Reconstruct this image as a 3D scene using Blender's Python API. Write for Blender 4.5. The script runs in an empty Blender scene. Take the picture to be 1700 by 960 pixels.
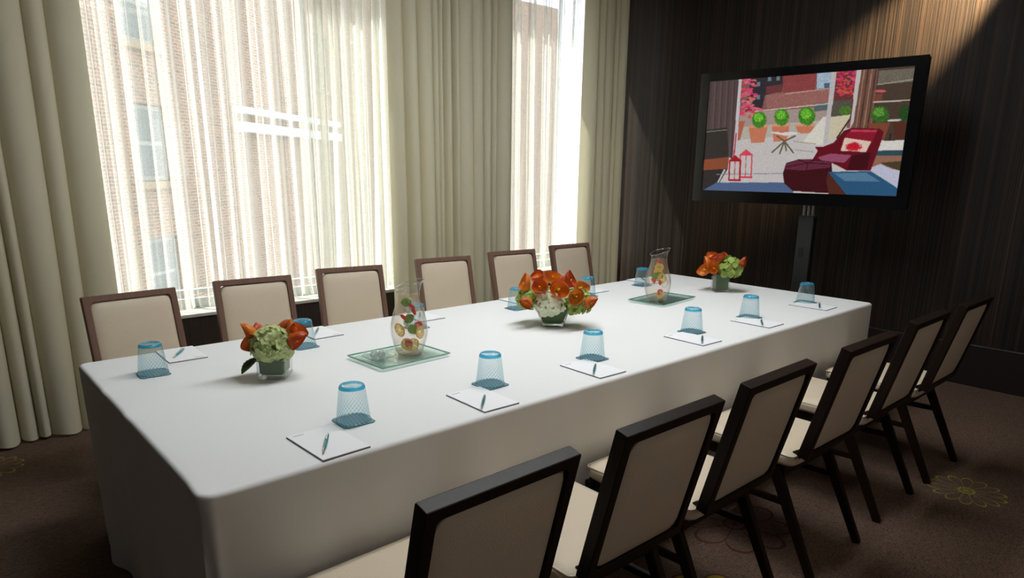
import bpy, bmesh, math, random
import numpy as np
from mathutils import Vector, Matrix, Euler

sc = bpy.context.scene
COL = sc.collection
PI = math.pi
R = math.radians
rnd = random.Random(7)

# ------------------------------------------------------------------ camera, world, sun, exposure
cam_d = bpy.data.cameras.new('camera'); cam = bpy.data.objects.new('camera', cam_d); COL.objects.link(cam)
cam_d.sensor_fit = 'HORIZONTAL'; cam_d.sensor_width = 36.0; cam_d.lens = 24.0
cam_d.shift_y = 0.051; cam_d.clip_start = 0.05; cam_d.clip_end = 300
_r = Vector((0.75036241, -0.66094762, 0.01022241)); _u = Vector((0.1559039, 0.19198085, 0.96893618)); _f = Vector((0.64237857, 0.72545958, -0.24709953))
cam.matrix_world = Matrix(((_r.x, _u.x, -_f.x, 0), (_r.y, _u.y, -_f.y, 0), (_r.z, _u.z, -_f.z, 1.56), (0, 0, 0, 1)))
sc.camera = cam

w = bpy.data.worlds.new('sky'); sc.world = w; w.use_nodes = True
bg = w.node_tree.nodes['Background']
bg.inputs[0].default_value = (0.86, 0.93, 1.0, 1); bg.inputs[1].default_value = 3.1

sun_d = bpy.data.lights.new('sun', 'SUN'); sun = bpy.data.objects.new('sun', sun_d); COL.objects.link(sun)
sun_d.energy = 16.0; sun_d.angle = R(1.0); sun_d.color = (1.0, 0.95, 0.86)
sun.rotation_euler = Vector((0.46, -0.85, -1.5)).to_track_quat('-Z', 'Y').to_euler()
sun.location = (0, 8, 12)

def area(name, loc, size, power, color, rot=(0, 0, 0), spread=180):
    d = bpy.data.lights.new(name, 'AREA'); d.shape = 'RECTANGLE'; d.size, d.size_y = size
    d.energy = power; d.color = color; d.spread = R(spread)
    o = bpy.data.objects.new(name, d); COL.objects.link(o); o.location = loc; o.rotation_euler = rot
    return o

sc.view_settings.view_transform = 'Standard'; sc.view_settings.look = 'None'
sc.view_settings.gamma = 1.0; sc.view_settings.use_curve_mapping = False
sc.view_settings.exposure = 0.0
sc.cycles.use_denoising = True
sc.cycles.max_bounces = 10; sc.cycles.transparent_max_bounces = 24; sc.cycles.diffuse_bounces = 5
sc.cycles.transmission_bounces = 8; sc.cycles.caustics_reflective = False; sc.cycles.caustics_refractive = False
sc.cycles.sample_clamp_indirect = 6.0

# ------------------------------------------------------------------ helpers
def lin(c):
    c = c / 255.0
    return c / 12.92 if c <= 0.04045 else ((c + 0.055) / 1.055) ** 2.4
def rgb(r, g, b): return (lin(r), lin(g), lin(b), 1.0)

def obj(name, data, mat=None, parent=None, loc=(0, 0, 0), rot=(0, 0, 0)):
    if isinstance(data, bmesh.types.BMesh):
        me = bpy.data.meshes.new(name); data.to_mesh(me); data.free(); data = me
    o = bpy.data.objects.new(name, data); COL.objects.link(o)
    if mat is not None and not data.materials: data.materials.append(mat)
    if parent: o.parent = parent
    o.location = loc; o.rotation_euler = rot
    return o

def smooth(o, ang=40):
    o.data.shade_smooth(); o.data.set_sharp_from_angle(angle=R(ang)); return o

def tag(o, label, cat, group=None):
    o['label'] = label; o['category'] = cat
    if group: o['group'] = group
    return o

def struct(o, label=None):
    o['kind'] = 'structure'
    if label: o['label'] = label
    return o

def thing(name, label, cat, loc=(0, 0, 0), rz=0.0, group=None):
    o = bpy.data.objects.new(name, None); COL.objects.link(o); o.empty_display_size = 0.1
    o.location = loc; o.rotation_euler = (0, 0, rz)
    return tag(o, label, cat, group)

def dup(root, label=None, loc=None, rz=None, parent=None):
    r = root.copy(); COL.objects.link(r); r.parent = parent
    if label: r['label'] = label
    if loc is not None: r.location = loc
    if rz is not None: r.rotation_euler = (0, 0, rz)
    for ch in list(root.children): dup(ch, parent=r)
    return r

def add_box(bm, c, s, rot=None, taper=None, bevel=0.0, seg=2):
    """box centred at c with full sizes s; taper=(kx,ky) scales the bottom face"""
    r = bmesh.ops.create_cube(bm, size=1.0); vs = r['verts']
    for v in vs:
        v.co = Vector((v.co.x * s[0], v.co.y * s[1], v.co.z * s[2]))
        if taper and v.co.z < 0: v.co.x *= taper[0]; v.co.y *= taper[1]
    if bevel > 0:
        es = list({e for v in vs for e in v.link_edges})
        rr = bmesh.ops.bevel(bm, geom=es, offset=bevel, segments=seg, affect='EDGES', profile=0.5)
        vs = list({v for f in rr['faces'] for v in f.verts} | {v for v in vs if v.is_valid})
    m = Matrix.Translation(Vector(c))
    if rot is not None: m = m @ Euler(rot).to_matrix().to_4x4()
    bmesh.ops.transform(bm, matrix=m, verts=[v for v in vs if v.is_valid])
    return vs

def box(c, s, **k):
    bm = bmesh.new(); add_box(bm, c, s, **k); return bm

def bar(p0, p1, w0, w1, bevel=0.003, up=(1, 0, 0)):
    """square bar from p0 to p1; w0=(a,b) size at p0, w1 at p1, a along 'up'"""
    bm = bmesh.new(); p0 = Vector(p0); p1 = Vector(p1); d = (p1 - p0).normalized()
    a = Vector(up); a = (a - d * a.dot(d)).normalized(); b = d.cross(a)
    vs = []
    for p, ww in ((p0, w0), (p1, w1)):
        for sa, sb in ((-1, -1), (1, -1), (1, 1), (-1, 1)):
            vs.append(bm.verts.new(p + a * sa * ww[0] / 2 + b * sb * ww[1] / 2))
    bm.faces.new(vs[3::-1]); bm.faces.new(vs[4:])
    for i in range(4): bm.faces.new((vs[i], vs[(i + 1) % 4], vs[4 + (i + 1) % 4], vs[4 + i]))
    bmesh.ops.recalc_face_normals(bm, faces=bm.faces)
    if bevel: bmesh.ops.bevel(bm, geom=list(bm.edges), offset=bevel, segments=2, affect='EDGES')
    return bm

def lathe(prof, n=48, close=False, rmod=None):
    bm = bmesh.new(); rows = []
    for i, (r, z) in enumerate(prof):
        if r < 1e-6: rows.append([bm.verts.new((0, 0, z))]); continue
        row = []
        for k in range(n):
            a = 2 * PI * k / n; rr = r * (rmod(a, z) if rmod else 1)
            row.append(bm.verts.new((rr * math.cos(a), rr * math.sin(a), z)))
        rows.append(row)
    for A, B in zip(rows[:-1], rows[1:]):
        for k in range(n):
            k2 = (k + 1) % n
            if len(A) == 1 and len(B) == 1: continue
            if len(A) == 1: bm.faces.new((A[0], B[k2], B[k]))
            elif len(B) == 1: bm.faces.new((A[k], A[k2], B[0]))
            else: bm.faces.new((A[k], A[k2], B[k2], B[k]))
    bmesh.ops.recalc_face_normals(bm, faces=bm.faces)
    return bm

def tube(pts, rad, n=8):
    bm = bmesh.new(); pts = [Vector(p) for p in pts]; rows = []
    for i, p in enumerate(pts):
        d = (pts[min(i + 1, len(pts) - 1)] - pts[max(i - 1, 0)]).normalized()
        a = d.cross(Vector((0, 0, 1)))
        if a.length < 1e-4: a = Vector((1, 0, 0))
        a.normalize(); b = d.cross(a); r = rad[i] if isinstance(rad, (list, tuple)) else rad
        rows.append([bm.verts.new(p + (a * math.cos(2 * PI * k / n) + b * math.sin(2 * PI * k / n)) * r) for k in range(n)])
    for A, B in zip(rows[:-1], rows[1:]):
        for k in range(n): bm.faces.new((A[k], A[(k + 1) % n], B[(k + 1) % n], B[k]))
    bm.faces.new(rows[0][::-1]); bm.faces.new(rows[-1])
    bmesh.ops.recalc_face_normals(bm, faces=bm.faces)
    return bm

def grid_mesh(name, nu, nv, fn):
    vs = [fn(i / nu, j / nv) for j in range(nv + 1) for i in range(nu + 1)]
    fs = [(j * (nu + 1) + i, j * (nu + 1) + i + 1, (j + 1) * (nu + 1) + i + 1, (j + 1) * (nu + 1) + i) for j in range(nv) for i in range(nu)]
    me = bpy.data.meshes.new(name); me.from_pydata(vs, [], fs); me.update(); return me

# ------------------------------------------------------------------ materials
class NT:
    def __init__(s, name):
        s.m = bpy.data.materials.new(name); s.m.use_nodes = True; s.t = s.m.node_tree
        s.t.nodes.clear(); s.out = s.n('ShaderNodeOutputMaterial')
    def n(s, typ, **k):
        nd = s.t.nodes.new(typ)
        for a, v in k.items(): setattr(nd, a, v)
        return nd
    def l(s, a, b): s.t.links.new(a, b)
    def val(s, sock, v):
        if hasattr(v, 'is_output') or isinstance(v, bpy.types.NodeSocket): s.l(v, sock)
        else: sock.default_value = v
    def math(s, op, a, b=0.0, c=0.0):
        nd = s.n('ShaderNodeMath', operation=op)
        s.val(nd.inputs[0], a); s.val(nd.inputs[1], b); s.val(nd.inputs[2], c)
        return nd.outputs[0]
    def mix(s, f, a, b):
        nd = s.n('ShaderNodeMix', data_type='RGBA'); s.val(nd.inputs[0], f); s.val(nd.inputs[6], a); s.val(nd.inputs[7], b)
        return nd.outputs[2]
    def coord(s, scale=(1, 1, 1), which='Object'):
        tc = s.n('ShaderNodeTexCoord'); mp = s.n('ShaderNodeMapping'); mp.inputs['Scale'].default_value = scale
        s.l(tc.outputs[which], mp.inputs[0]); return mp.outputs[0]
    def noise(s, vec, scale, detail=3.0, rough=0.5, dist=0.0):
        nd = s.n('ShaderNodeTexNoise'); s.l(vec, nd.inputs['Vector']); nd.inputs['Scale'].default_value = scale
        nd.inputs['Detail'].default_value = detail; nd.inputs['Roughness'].default_value = rough; nd.inputs['Distortion'].default_value = dist
        return nd.outputs['Fac']
    def ramp(s, f, stops):
        nd = s.n('ShaderNodeValToRGB'); s.l(f, nd.inputs[0]); e = nd.color_ramp.elements
        while len(e) < len(stops): e.new(0.5)
        for x, (p, c) in zip(e, stops): x.position = p; x.color = c
        return nd.outputs[0]
    def bump(s, h, strength=0.3, dist=0.01):
        nd = s.n('ShaderNodeBump'); nd.inputs['Strength'].default_value = strength; nd.inputs['Distance'].default_value = dist
        s.l(h, nd.inputs['Height']); return nd.outputs[0]
    def pbr(s, color, rough=0.5, metal=0.0, normal=None, spec=0.5, **k):
        b = s.n('ShaderNodeBsdfPrincipled'); s.val(b.inputs['Base Color'], color); s.val(b.inputs['Roughness'], rough)
        b.inputs['Metallic'].default_value = metal; b.inputs['Specular IOR Level'].default_value = spec
        if normal is not None: s.l(normal, b.inputs['Normal'])
        for a, v in k.items(): s.val(b.inputs[a], v)
        s.l(b.outputs[0], s.out.inputs[0]); return s.m

def plain(name, c, rough=0.5, metal=0.0, nscale=40, var=0.08, spec=0.5, bump=0.0):
    t = NT(name); v = t.coord(); f = t.noise(v, nscale)
    c2 = tuple(x * (1 - var) for x in c[:3]) + (1,); c1 = tuple(min(1, x * (1 + var)) for x in c[:3]) + (1,)
    return t.pbr(t.mix(f, c2, c1), rough, metal, t.bump(f, bump) if bump else None, spec)

def m_wall_dark():
    t = NT('dark_striped_panel'); v = t.coord((150, 150, 0.15)); f = t.noise(v, 1.0, 3, 0.6)
    v2 = t.coord((42, 42, 0.1)); f2 = t.noise(v2, 1.0, 2, 0.5)
    h = t.math('ADD', t.math('MULTIPLY', f, 0.65), t.math('MULTIPLY', f2, 0.35))
    c = t.ramp(h, [(0.36, rgb(12, 9, 7)), (0.5, rgb(28, 21, 17)), (0.68, rgb(62, 47, 35))])
    return t.pbr(c, 0.55, 0, t.bump(h, 0.6, 0.01), 0.28)
def m_dado():
    t = NT('dark_ribbed_dado'); v = t.coord((150, 1, 0.15)); f = t.noise(v, 1.0, 2)
    c = t.ramp(f, [(0.35, rgb(24, 20, 18)), (0.65, rgb(52, 42, 36))])
    return t.pbr(c, 0.5, 0, t.bump(f, 0.5))
def m_carpet():
    t = NT('patterned_carpet'); base = t.coord()
    v = t.coord((60, 190, 1)); f = t.noise(v, 1.0, 3, 0.6, 1.6); f2 = t.noise(base, 2.2, 2)
    c = t.ramp(f, [(0.34, rgb(66, 53, 45)), (0.66, rgb(128, 105, 89))])
    c = t.mix(t.math('MULTIPLY', f2, 0.35), c, rgb(66, 52, 49))
    sep = t.n('ShaderNodeSeparateXYZ'); t.l(base, sep.inputs[0])
    def flower(cx, cy, rad, n, rot, col, fill=None):
        nonlocal c
        x = t.math('SUBTRACT', sep.outputs[0], cx); y = t.math('SUBTRACT', sep.outputs[1], cy)
        r = t.math('DIVIDE', t.math('SQRT', t.math('ADD', t.math('MULTIPLY', x, x), t.math('MULTIPLY', y, y))), rad)
        a = t.math('ADD', t.math('ARCTAN2', y, x), rot)
        pet = t.math('ABSOLUTE', t.math('COSINE', t.math('MULTIPLY', a, n / 2)))
        lim = t.math('ADD', 0.62, t.math('MULTIPLY', t.math('POWER', pet, 0.6), 0.38))
        d = t.math('ABSOLUTE', t.math('SUBTRACT', r, lim))
        line = t.math('LESS_THAN', d, 0.035)
        spoke = t.math('MULTIPLY', t.math('LESS_THAN', t.math('MULTIPLY', pet, r), 0.05), t.math('LESS_THAN', r, 0.66))
        core = t.math('LESS_THAN', t.math('ABSOLUTE', t.math('SUBTRACT', r, 0.2)), 0.03)
        if fill is not None:
            c = t.mix(t.math('MULTIPLY', t.math('LESS_THAN', r, lim), 0.85), c, fill)
        mk = t.math('MINIMUM', t.math('ADD', line, t.math('ADD', spoke, core)), 1.0)
        c = t.mix(t.math('MULTIPLY', mk, 0.8), c, col)
    lime = rgb(158, 148, 56); wine = rgb(74, 36, 38)
    flower(3.82, 0.84, 0.17, 14, 0.2, lime)
    flower(2.02, 1.14, 0.22, 8, 0.3, wine, rgb(140, 122, 36))
    flower(2.62, 1.42, 0.24, 8, 0.1, wine)
    flower(0.14, 4.28, 0.15, 12, 0.4, lime)
    flower(4.9, 0.2, 0.2, 8, 0.1, wine); flower(-0.9, 2.4, 0.2, 12, 0.1, lime); flower(2.9, -0.5, 0.2, 12, 0.1, lime)
    return t.pbr(c, 0.95, 0, t.bump(f, 0.5, 0.006), 0.1)
def m_cloth():
    t = NT('white_table_linen'); v = t.coord(); f = t.noise(v, 3.0, 3, 0.5, 0.6); g = t.noise(t.coord((2.2, 7, 3)), 2.0, 3, 0.5)
    wv = t.noise(v, 600, 1)
    h = t.math('ADD', t.math('ADD', f, g), t.math('MULTIPLY', wv, 0.03))
    return t.pbr(rgb(231, 232, 232), 0.75, 0, t.bump(h, 0.14, 0.012), 0.25)
def m_leather(name, c, bump=0.25):
    t = NT(name); v = t.coord(); nd = t.n('ShaderNodeTexVoronoi'); t.l(v, nd.inputs['Vector']); nd.inputs['Scale'].default_value = 260
    f = t.noise(v, 8, 3)
    col = t.mix(f, tuple(x * 0.93 for x in c[:3]) + (1,), c)
    return t.pbr(col, 0.48, 0, t.bump(nd.outputs['Distance'], bump, 0.003), 0.4)
def m_wood(name, c1, c2, rough=0.35):
    t = NT(name); f = t.noise(t.coord((60, 60, 4)), 1.0, 3)
    return t.pbr(t.mix(f, c1, c2), rough, 0, t.bump(f, 0.05), 0.16)
def m_drape():
    t = NT('sage_cream_drapery'); v = t.coord((300, 300, 300)); f = t.noise(v, 1.0, 1)
    c = t.mix(f, rgb(202, 197, 172), rgb(214, 209, 186))
    d = t.n('ShaderNodeBsdfDiffuse'); t.l(c, d.inputs[0]); tr = t.n('ShaderNodeBsdfTranslucent'); tr.inputs[0].default_value = rgb(220, 210, 175)
    mx = t.n('ShaderNodeMixShader'); mx.inputs[0].default_value = 0.08
    t.l(d.outputs[0], mx.inputs[1]); t.l(tr.outputs[0], mx.inputs[2]); t.l(mx.outputs[0], t.out.inputs[0]); return t.m
def m_sheer(name, dens):
    """open weave: denser along gathered threads and, as real cloth, when seen at a slant"""
    t = NT(name); f = t.noise(t.coord((15, 1, 0.15)), 1.0, 4, 0.65); g = t.noise(t.coord((300, 300, 160)), 1.0, 1)
    op = t.math('ADD', t.math('MULTIPLY', t.math('SUBTRACT', f, 0.5), 0.7), t.math('MULTIPLY', t.math('SUBTRACT', g, 0.5), 0.5))
    op = t.math('MINIMUM', t.math('MAXIMUM', t.math('ADD', op, dens), 0.15), 0.9)
    ge = t.n('ShaderNodeNewGeometry'); dt = t.n('ShaderNodeVectorMath', operation='DOT_PRODUCT'); t.l(ge.outputs['Incoming'], dt.inputs[0]); t.l(ge.outputs['Normal'], dt.inputs[1])
    cs = t.math('MAXIMUM', t.math('ABSOLUTE', dt.outputs['Value']), 0.12)
    op = t.math('SUBTRACT', 1.0, t.math('POWER', t.math('SUBTRACT', 1.0, op), t.math('DIVIDE', 0.75, cs)))
    d = t.n('ShaderNodeBsdfDiffuse'); d.inputs[0].default_value = rgb(240, 240, 234)
    tr = t.n('ShaderNodeBsdfTranslucent'); tr.inputs[0].default_value = rgb(246, 246, 240)
    tp = t.n('ShaderNodeBsdfTransparent')
    a = t.n('ShaderNodeMixShader'); a.inputs[0].default_value = 0.75; t.l(d.outputs[0], a.inputs[1]); t.l(tr.outputs[0], a.inputs[2])
    b = t.n('ShaderNodeMixShader'); t.l(op, b.inputs[0]); t.l(tp.outputs[0], b.inputs[1]); t.l(a.outputs[0], b.inputs[2])
    t.l(b.outputs[0], t.out.inputs[0]); return t.m
def m_thin(name, tint, rough=0.02, refl=1.0, bumpf=None, edge=None, ior=1.5, diff=None, diffcol=(1, 1, 1, 1), epow=2.0, ribs=None):
    """thin-walled clear glass: tinted transmission plus Fresnel gloss; 'edge' deepens the tint where the wall is seen edge-on"""
    t = NT(name); tp = t.n('ShaderNodeBsdfTransparent'); gl = t.n('ShaderNodeBsdfGlossy'); gl.inputs['Roughness'].default_value = rough
    ge = t.n('ShaderNodeNewGeometry'); dt = t.n('ShaderNodeVectorMath', operation='DOT_PRODUCT'); t.l(ge.outputs['Incoming'], dt.inputs[0])
    if bumpf: nm = bumpf(t); t.l(nm, gl.inputs['Normal']); t.l(nm, dt.inputs[1])
    else: t.l(ge.outputs['Normal'], dt.inputs[1])
    face = t.math('SUBTRACT', 1.0, t.math('MINIMUM', t.math('ABSOLUTE', dt.outputs['Value']), 1.0)); f0 = ((ior - 1) / (ior + 1)) ** 2
    fres = t.math('MINIMUM', t.math('ADD', f0, t.math('MULTIPLY', t.math('POWER', face, 5.0), 1 - f0)), 0.75)
    if edge is not None:
        tc_ = t.mix(t.math('POWER', face, epow), tint, edge)
        if ribs: tc_ = t.mix(t.math('MULTIPLY', swirl(t, True), ribs[1]), tc_, ribs[0])
        t.l(tc_, tp.inputs[0])
    else: tp.inputs[0].default_value = tint
    body = tp.outputs[0]
    if diff:
        df = t.n('ShaderNodeBsdfTranslucent'); df.inputs[0].default_value = diffcol
        d2 = t.n('ShaderNodeBsdfDiffuse'); d2.inputs[0].default_value = diffcol
        q = t.n('ShaderNodeMixShader'); q.inputs[0].default_value = 0.5; t.l(df.outputs[0], q.inputs[1]); t.l(d2.outputs[0], q.inputs[2])
        k = t.n('ShaderNodeMixShader'); k.inputs[0].default_value = diff; t.l(body, k.inputs[1]); t.l(q.outputs[0], k.inputs[2]); body = k.outputs[0]
    mx = t.n('ShaderNodeMixShader'); t.l(t.math('MULTIPLY', fres, refl), mx.inputs[0]); t.l(body, mx.inputs[1]); t.l(gl.outputs[0], mx.inputs[2])
    t.l(mx.outputs[0], t.out.inputs[0]); return t.m
def swirl(t, mask=False):
    tc = t.n('ShaderNodeTexCoord'); sp = t.n('ShaderNodeSeparateXYZ'); t.l(tc.outputs['Object'], sp.inputs[0])
    a = t.math('ARCTAN2', sp.outputs[1], sp.outputs[0])
    ph = t.math('ADD', t.math('MULTIPLY', a, 26.0), t.math('MULTIPLY', sp.outputs[2], 380.0))
    if mask:                                                # thicker glass along the ribs, fading towards the foot of the tumbler
        fade = t.math('MAXIMUM', t.math('SUBTRACT', 1.0, t.math('MULTIPLY', sp.outputs[2], 9.5)), 0.12)
        return t.math('MULTIPLY', t.math('MAXIMUM', t.math('SINE', ph), 0.0), fade)
    return t.bump(t.math('SINE', ph), 0.45, 0.004)
def m_attr(name, rough=0.5, trans=0.15, bump=0.0):
    t = NT(name); at = t.n('ShaderNodeAttribute', attribute_name='Col')
    f = t.noise(t.coord((1, 1, 1)), 160, 2)
    c = t.mix(t.math('MULTIPLY', f, 0.25), at.outputs[0], (0.35, 0.12, 0.03, 1)) if bump else at.outputs[0]
    b = t.n('ShaderNodeBsdfPrincipled'); t.l(c, b.inputs['Base Color']); b.inputs['Roughness'].default_value = rough
    tr = t.n('ShaderNodeBsdfTranslucent'); t.l(c, tr.inputs[0])
    mx = t.n('ShaderNodeMixShader'); mx.inputs[0].default_value = trans; t.l(b.outputs[0], mx.inputs[1]); t.l(tr.outputs[0], mx.inputs[2])
    t.l(mx.outputs[0], t.out.inputs[0]); return t.m
def m_petal(name, c1, c2, trans=0.25):
    t = NT(name); oi = t.n('ShaderNodeObjectInfo'); f = t.noise(t.coord(), 60, 2)
    c = t.mix(t.math('MULTIPLY', t.math('ADD', oi.outputs['Random'], f), 0.5), c1, c2)
    d = t.n('ShaderNodeBsdfPrincipled'); t.l(c, d.inputs['Base Color']); d.inputs['Roughness'].default_value = 0.6
    tr = t.n('ShaderNodeBsdfTranslucent'); t.l(c, tr.inputs[0])
    mx = t.n('ShaderNodeMixShader'); mx.inputs[0].default_value = trans; t.l(d.outputs[0], mx.inputs[1]); t.l(tr.outputs[0], mx.inputs[2])
    t.l(mx.outputs[0], t.out.inputs[0]); return t.m
def m_brick():
    t = NT('old_red_brick'); tc = t.n('ShaderNodeTexCoord'); sp = t.n('ShaderNodeSeparateXYZ'); t.l(tc.outputs['Object'], sp.inputs[0])
    cb = t.n('ShaderNodeCombineXYZ'); t.l(sp.outputs[0], cb.inputs[0]); t.l(sp.outputs[2], cb.inputs[1])
    bt = t.n('ShaderNodeTexBrick'); t.l(cb.outputs[0], bt.inputs['Vector'])
    bt.inputs['Scale'].default_value = 1.0; bt.inputs['Brick Width'].default_value = 0.24; bt.inputs['Row Height'].default_value = 0.08
    bt.inputs['Mortar Size'].default_value = 0.008
    bt.inputs['Color1'].default_value = rgb(142, 96, 76); bt.inputs['Color2'].default_value = rgb(98, 70, 60); bt.inputs['Mortar'].default_value = rgb(168, 158, 146)
    f = t.noise(t.coord(), 0.35, 4)
    c = t.mix(t.math('MULTIPLY', f, 0.5), bt.outputs['Color'], rgb(178, 160, 140))
    return t.pbr(c, 0.9, 0, t.bump(bt.outputs['Fac'], 0.3), 0.2)

M = {
 'wall_dark': m_wall_dark(), 'dado': m_dado(), 'carpet': m_carpet(), 'cloth': m_cloth(),
 'wall_plain': plain('taupe_wall_paint', rgb(128, 116, 104), 0.8), 'ceiling': plain('taupe_ceiling_paint', rgb(140, 132, 122), 0.9),
 'pier': plain('cream_wall_plaster', rgb(205, 200, 185), 0.85),
 'base': plain('black_brown_baseboard', rgb(30, 25, 23), 0.4, 0, 12, 0.15),
 'leather': m_leather('cream_grained_leather', rgb(217, 202, 179)), 'piping': m_leather('cream_piping', rgb(206, 196, 172), 0.1),
 'espresso': m_wood('espresso_wood', rgb(24, 16, 12), rgb(38, 27, 19), 0.42),
 'walnut': m_wood('walnut_wood', rgb(104, 79, 68), rgb(134, 105, 92), 0.4),
 'drape': m_drape(), 'sheer': m_sheer('white_sheer_voile', 0.36), 'sheer_dense': m_sheer('doubled_white_voile', 0.66),
 'pane': m_thin('window_glass', (0.96, 0.98, 0.97, 1)),
 'alu': plain('pale_window_metal', rgb(176, 180, 178), 0.4, 0.3), 'sill': plain('pale_stone_sill', rgb(188, 190, 182), 0.4, 0, 14, 0.12),
 'tumbler': m_thin('aqua_ribbed_glass', (0.955, 0.985, 0.99, 1), 0.06, 0.9, swirl, (0.58, 0.84, 0.91, 1), diff=0.09, diffcol=rgb(215, 240, 245), ribs=((0.38, 0.66, 0.74, 1), 0.75), epow=2.6),
 'tumbler_rim': m_thin('deep_aqua_glass', (0.42, 0.87, 0.98, 1), 0.03, 1.2, None, (0.14, 0.62, 0.84, 1), diff=0.28, diffcol=rgb(40, 200, 245)),
 'coaster': plain('slate_blue_coaster', rgb(96, 136, 150), 0.5, 0, 90, 0.06),
 'paper': plain('white_note_paper', rgb(240, 241, 243), 0.7, 0, 200, 0.01), 'pad_back': plain('violet_grey_pad_backing', rgb(120, 116, 140), 0.7),
 'print': plain('grey_pad_print', rgb(150, 158, 166), 0.7),
 'pen': plain('teal_pen_metal', rgb(58, 138, 146), 0.28, 0.65, 300, 0.03), 'chrome': plain('pen_chrome', rgb(205, 208, 210), 0.18, 0.95, 300, 0.02),
 'clear': m_thin('clear_glass', (0.985, 0.99, 0.985, 1), 0.01, 1.3, None, (0.30, 0.34, 0.34, 1), epow=4.0),
 'clear_thick': m_thin('thick_clear_glass', (0.95, 0.97, 0.96, 1), 0.01, 1.8, None, (0.45, 0.50, 0.49, 1), epow=4.0),
 'tray': m_thin('pale_green_glass', (0.93, 0.975, 0.955, 1), 0.05, 1.5, lambda t: t.bump(t.noise(t.coord(), 60, 2), 0.25), (0.72, 0.88, 0.82, 1), diff=0.14, diffcol=rgb(225, 242, 234)),
 'tray_edge': m_thin('green_glass_edge', (0.55, 0.80, 0.72, 1), 0.05, 1.3, None, (0.4, 0.7, 0.62, 1), diff=0.35, diffcol=rgb(150, 210, 190)),
 'water': m_thin('fruit_water', (0.99, 0.965, 0.94, 1), 0.02, 0.3, None, (0.97, 0.93, 0.89, 1), ior=1.2, diff=0.12, diffcol=rgb(250, 225, 200)),
 'ice': m_thin('clear_ice', (0.93, 0.95, 0.96, 1), 0.05, 1.6, lambda t: t.bump(t.noise(t.coord(), 90, 2), 0.5), (0.62, 0.68, 0.72, 1), diff=0.2),
 'rind': m_petal('lemon_rind', rgb(246, 184, 16), rgb(255, 206, 40), 0.4), 'lemon': m_petal('lemon_flesh', rgb(255, 222, 70), rgb(255, 236, 130), 0.62),
 'pith': m_petal('lemon_pith', rgb(252, 244, 205), rgb(255, 250, 225), 0.5),
 'strawberry': m_petal('strawberry_red', rgb(214, 40, 30), rgb(236, 78, 56), 0.4), 'straw_in': m_petal('strawberry_flesh', rgb(246, 150, 130), rgb(250, 180, 160), 0.4),
 'mint': m_petal('mint_green', rgb(92, 150, 54), rgb(128, 180, 80), 0.4), 'leaf': plain('dark_leaf_green', rgb(48, 76, 34), 0.45, 0, 40, 0.25),
 'leaf_wrap': plain('leaf_lining_green', rgb(62, 92, 44), 0.55, 0, 20, 0.3),
 'calla': m_attr('calla_petal', 0.42, 0.2, 0.1), 'spadix': plain('calla_spadix', rgb(244, 196, 40), 0.6), 'stem': plain('flower_stem', rgb(110, 140, 60), 0.5),
 'hyd_green': m_petal('green_hydrangea', rgb(176, 194, 118), rgb(226, 234, 178)),
 'hyd_white': m_petal('white_hydrangea', rgb(226, 234, 190), rgb(250, 250, 236)),
 'hyd_lime': m_petal('lime_hydrangea', rgb(138, 168, 72), rgb(196, 214, 120)),
 'hyd_core': plain('hydrangea_core', rgb(140, 156, 88), 0.8),  # one darker green that paints in the shade between the florets
 'tv_black': plain('gloss_black_plastic', rgb(14, 14, 15), 0.12, 0, 5, 0.02), 'tv_body': plain('matt_black_plastic', rgb(22, 22, 22), 0.5),
 'stand': plain('dark_grey_metal', rgb(52, 54, 52), 0.38, 0.4, 30, 0.05), 'black': plain('black_rubber', rgb(12, 12, 12), 0.6),
 'silver': plain('silver_tube', rgb(120, 120, 118), 0.3, 0.8),
 'brick': m_brick(), 'stone': plain('pale_stone_ledge', rgb(215, 212, 208), 0.8, 0, 3), 'far_sill': plain('buff_stone_sill', rgb(150, 128, 104), 0.85, 0, 3), 'far_frame': plain('grey_sash_frame', rgb(150, 152, 146), 0.7),
 'far_pane': plain('dark_far_pane', rgb(84, 92, 94), 0.15, 0, 1, 0.1), 'far_shade': plain('white_window_shade', rgb(205, 206, 202), 0.8), 'ground': plain('grey_street', rgb(120, 118, 114), 0.9, 0, 1),
 'plywood': plain('table_board', rgb(150, 120, 86), 0.6),
 'lamp_trim': plain('white_lamp_trim', rgb(225, 222, 216), 0.5),
}
def m_emit(name, c, s):
    t = NT(name); e = t.n('ShaderNodeEmission'); f = t.noise(t.coord(), 3, 1)
    t.l(t.mix(f, c, tuple(x * 0.97 for x in c[:3]) + (1,)), e.inputs[0]); e.inputs[1].default_value = s; t.l(e.outputs[0], t.out.inputs[0]); return t.m
M['lamp_glow'] = m_emit('warm_lamp_diffuser', (1.0, 0.86, 0.66, 1), 9.0)
M['fill_soft'] = m_emit('soft_fill_diffuser', (1.0, 0.93, 0.86, 1), 3.0)  # glow of the added ceiling and wall fill lights

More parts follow.
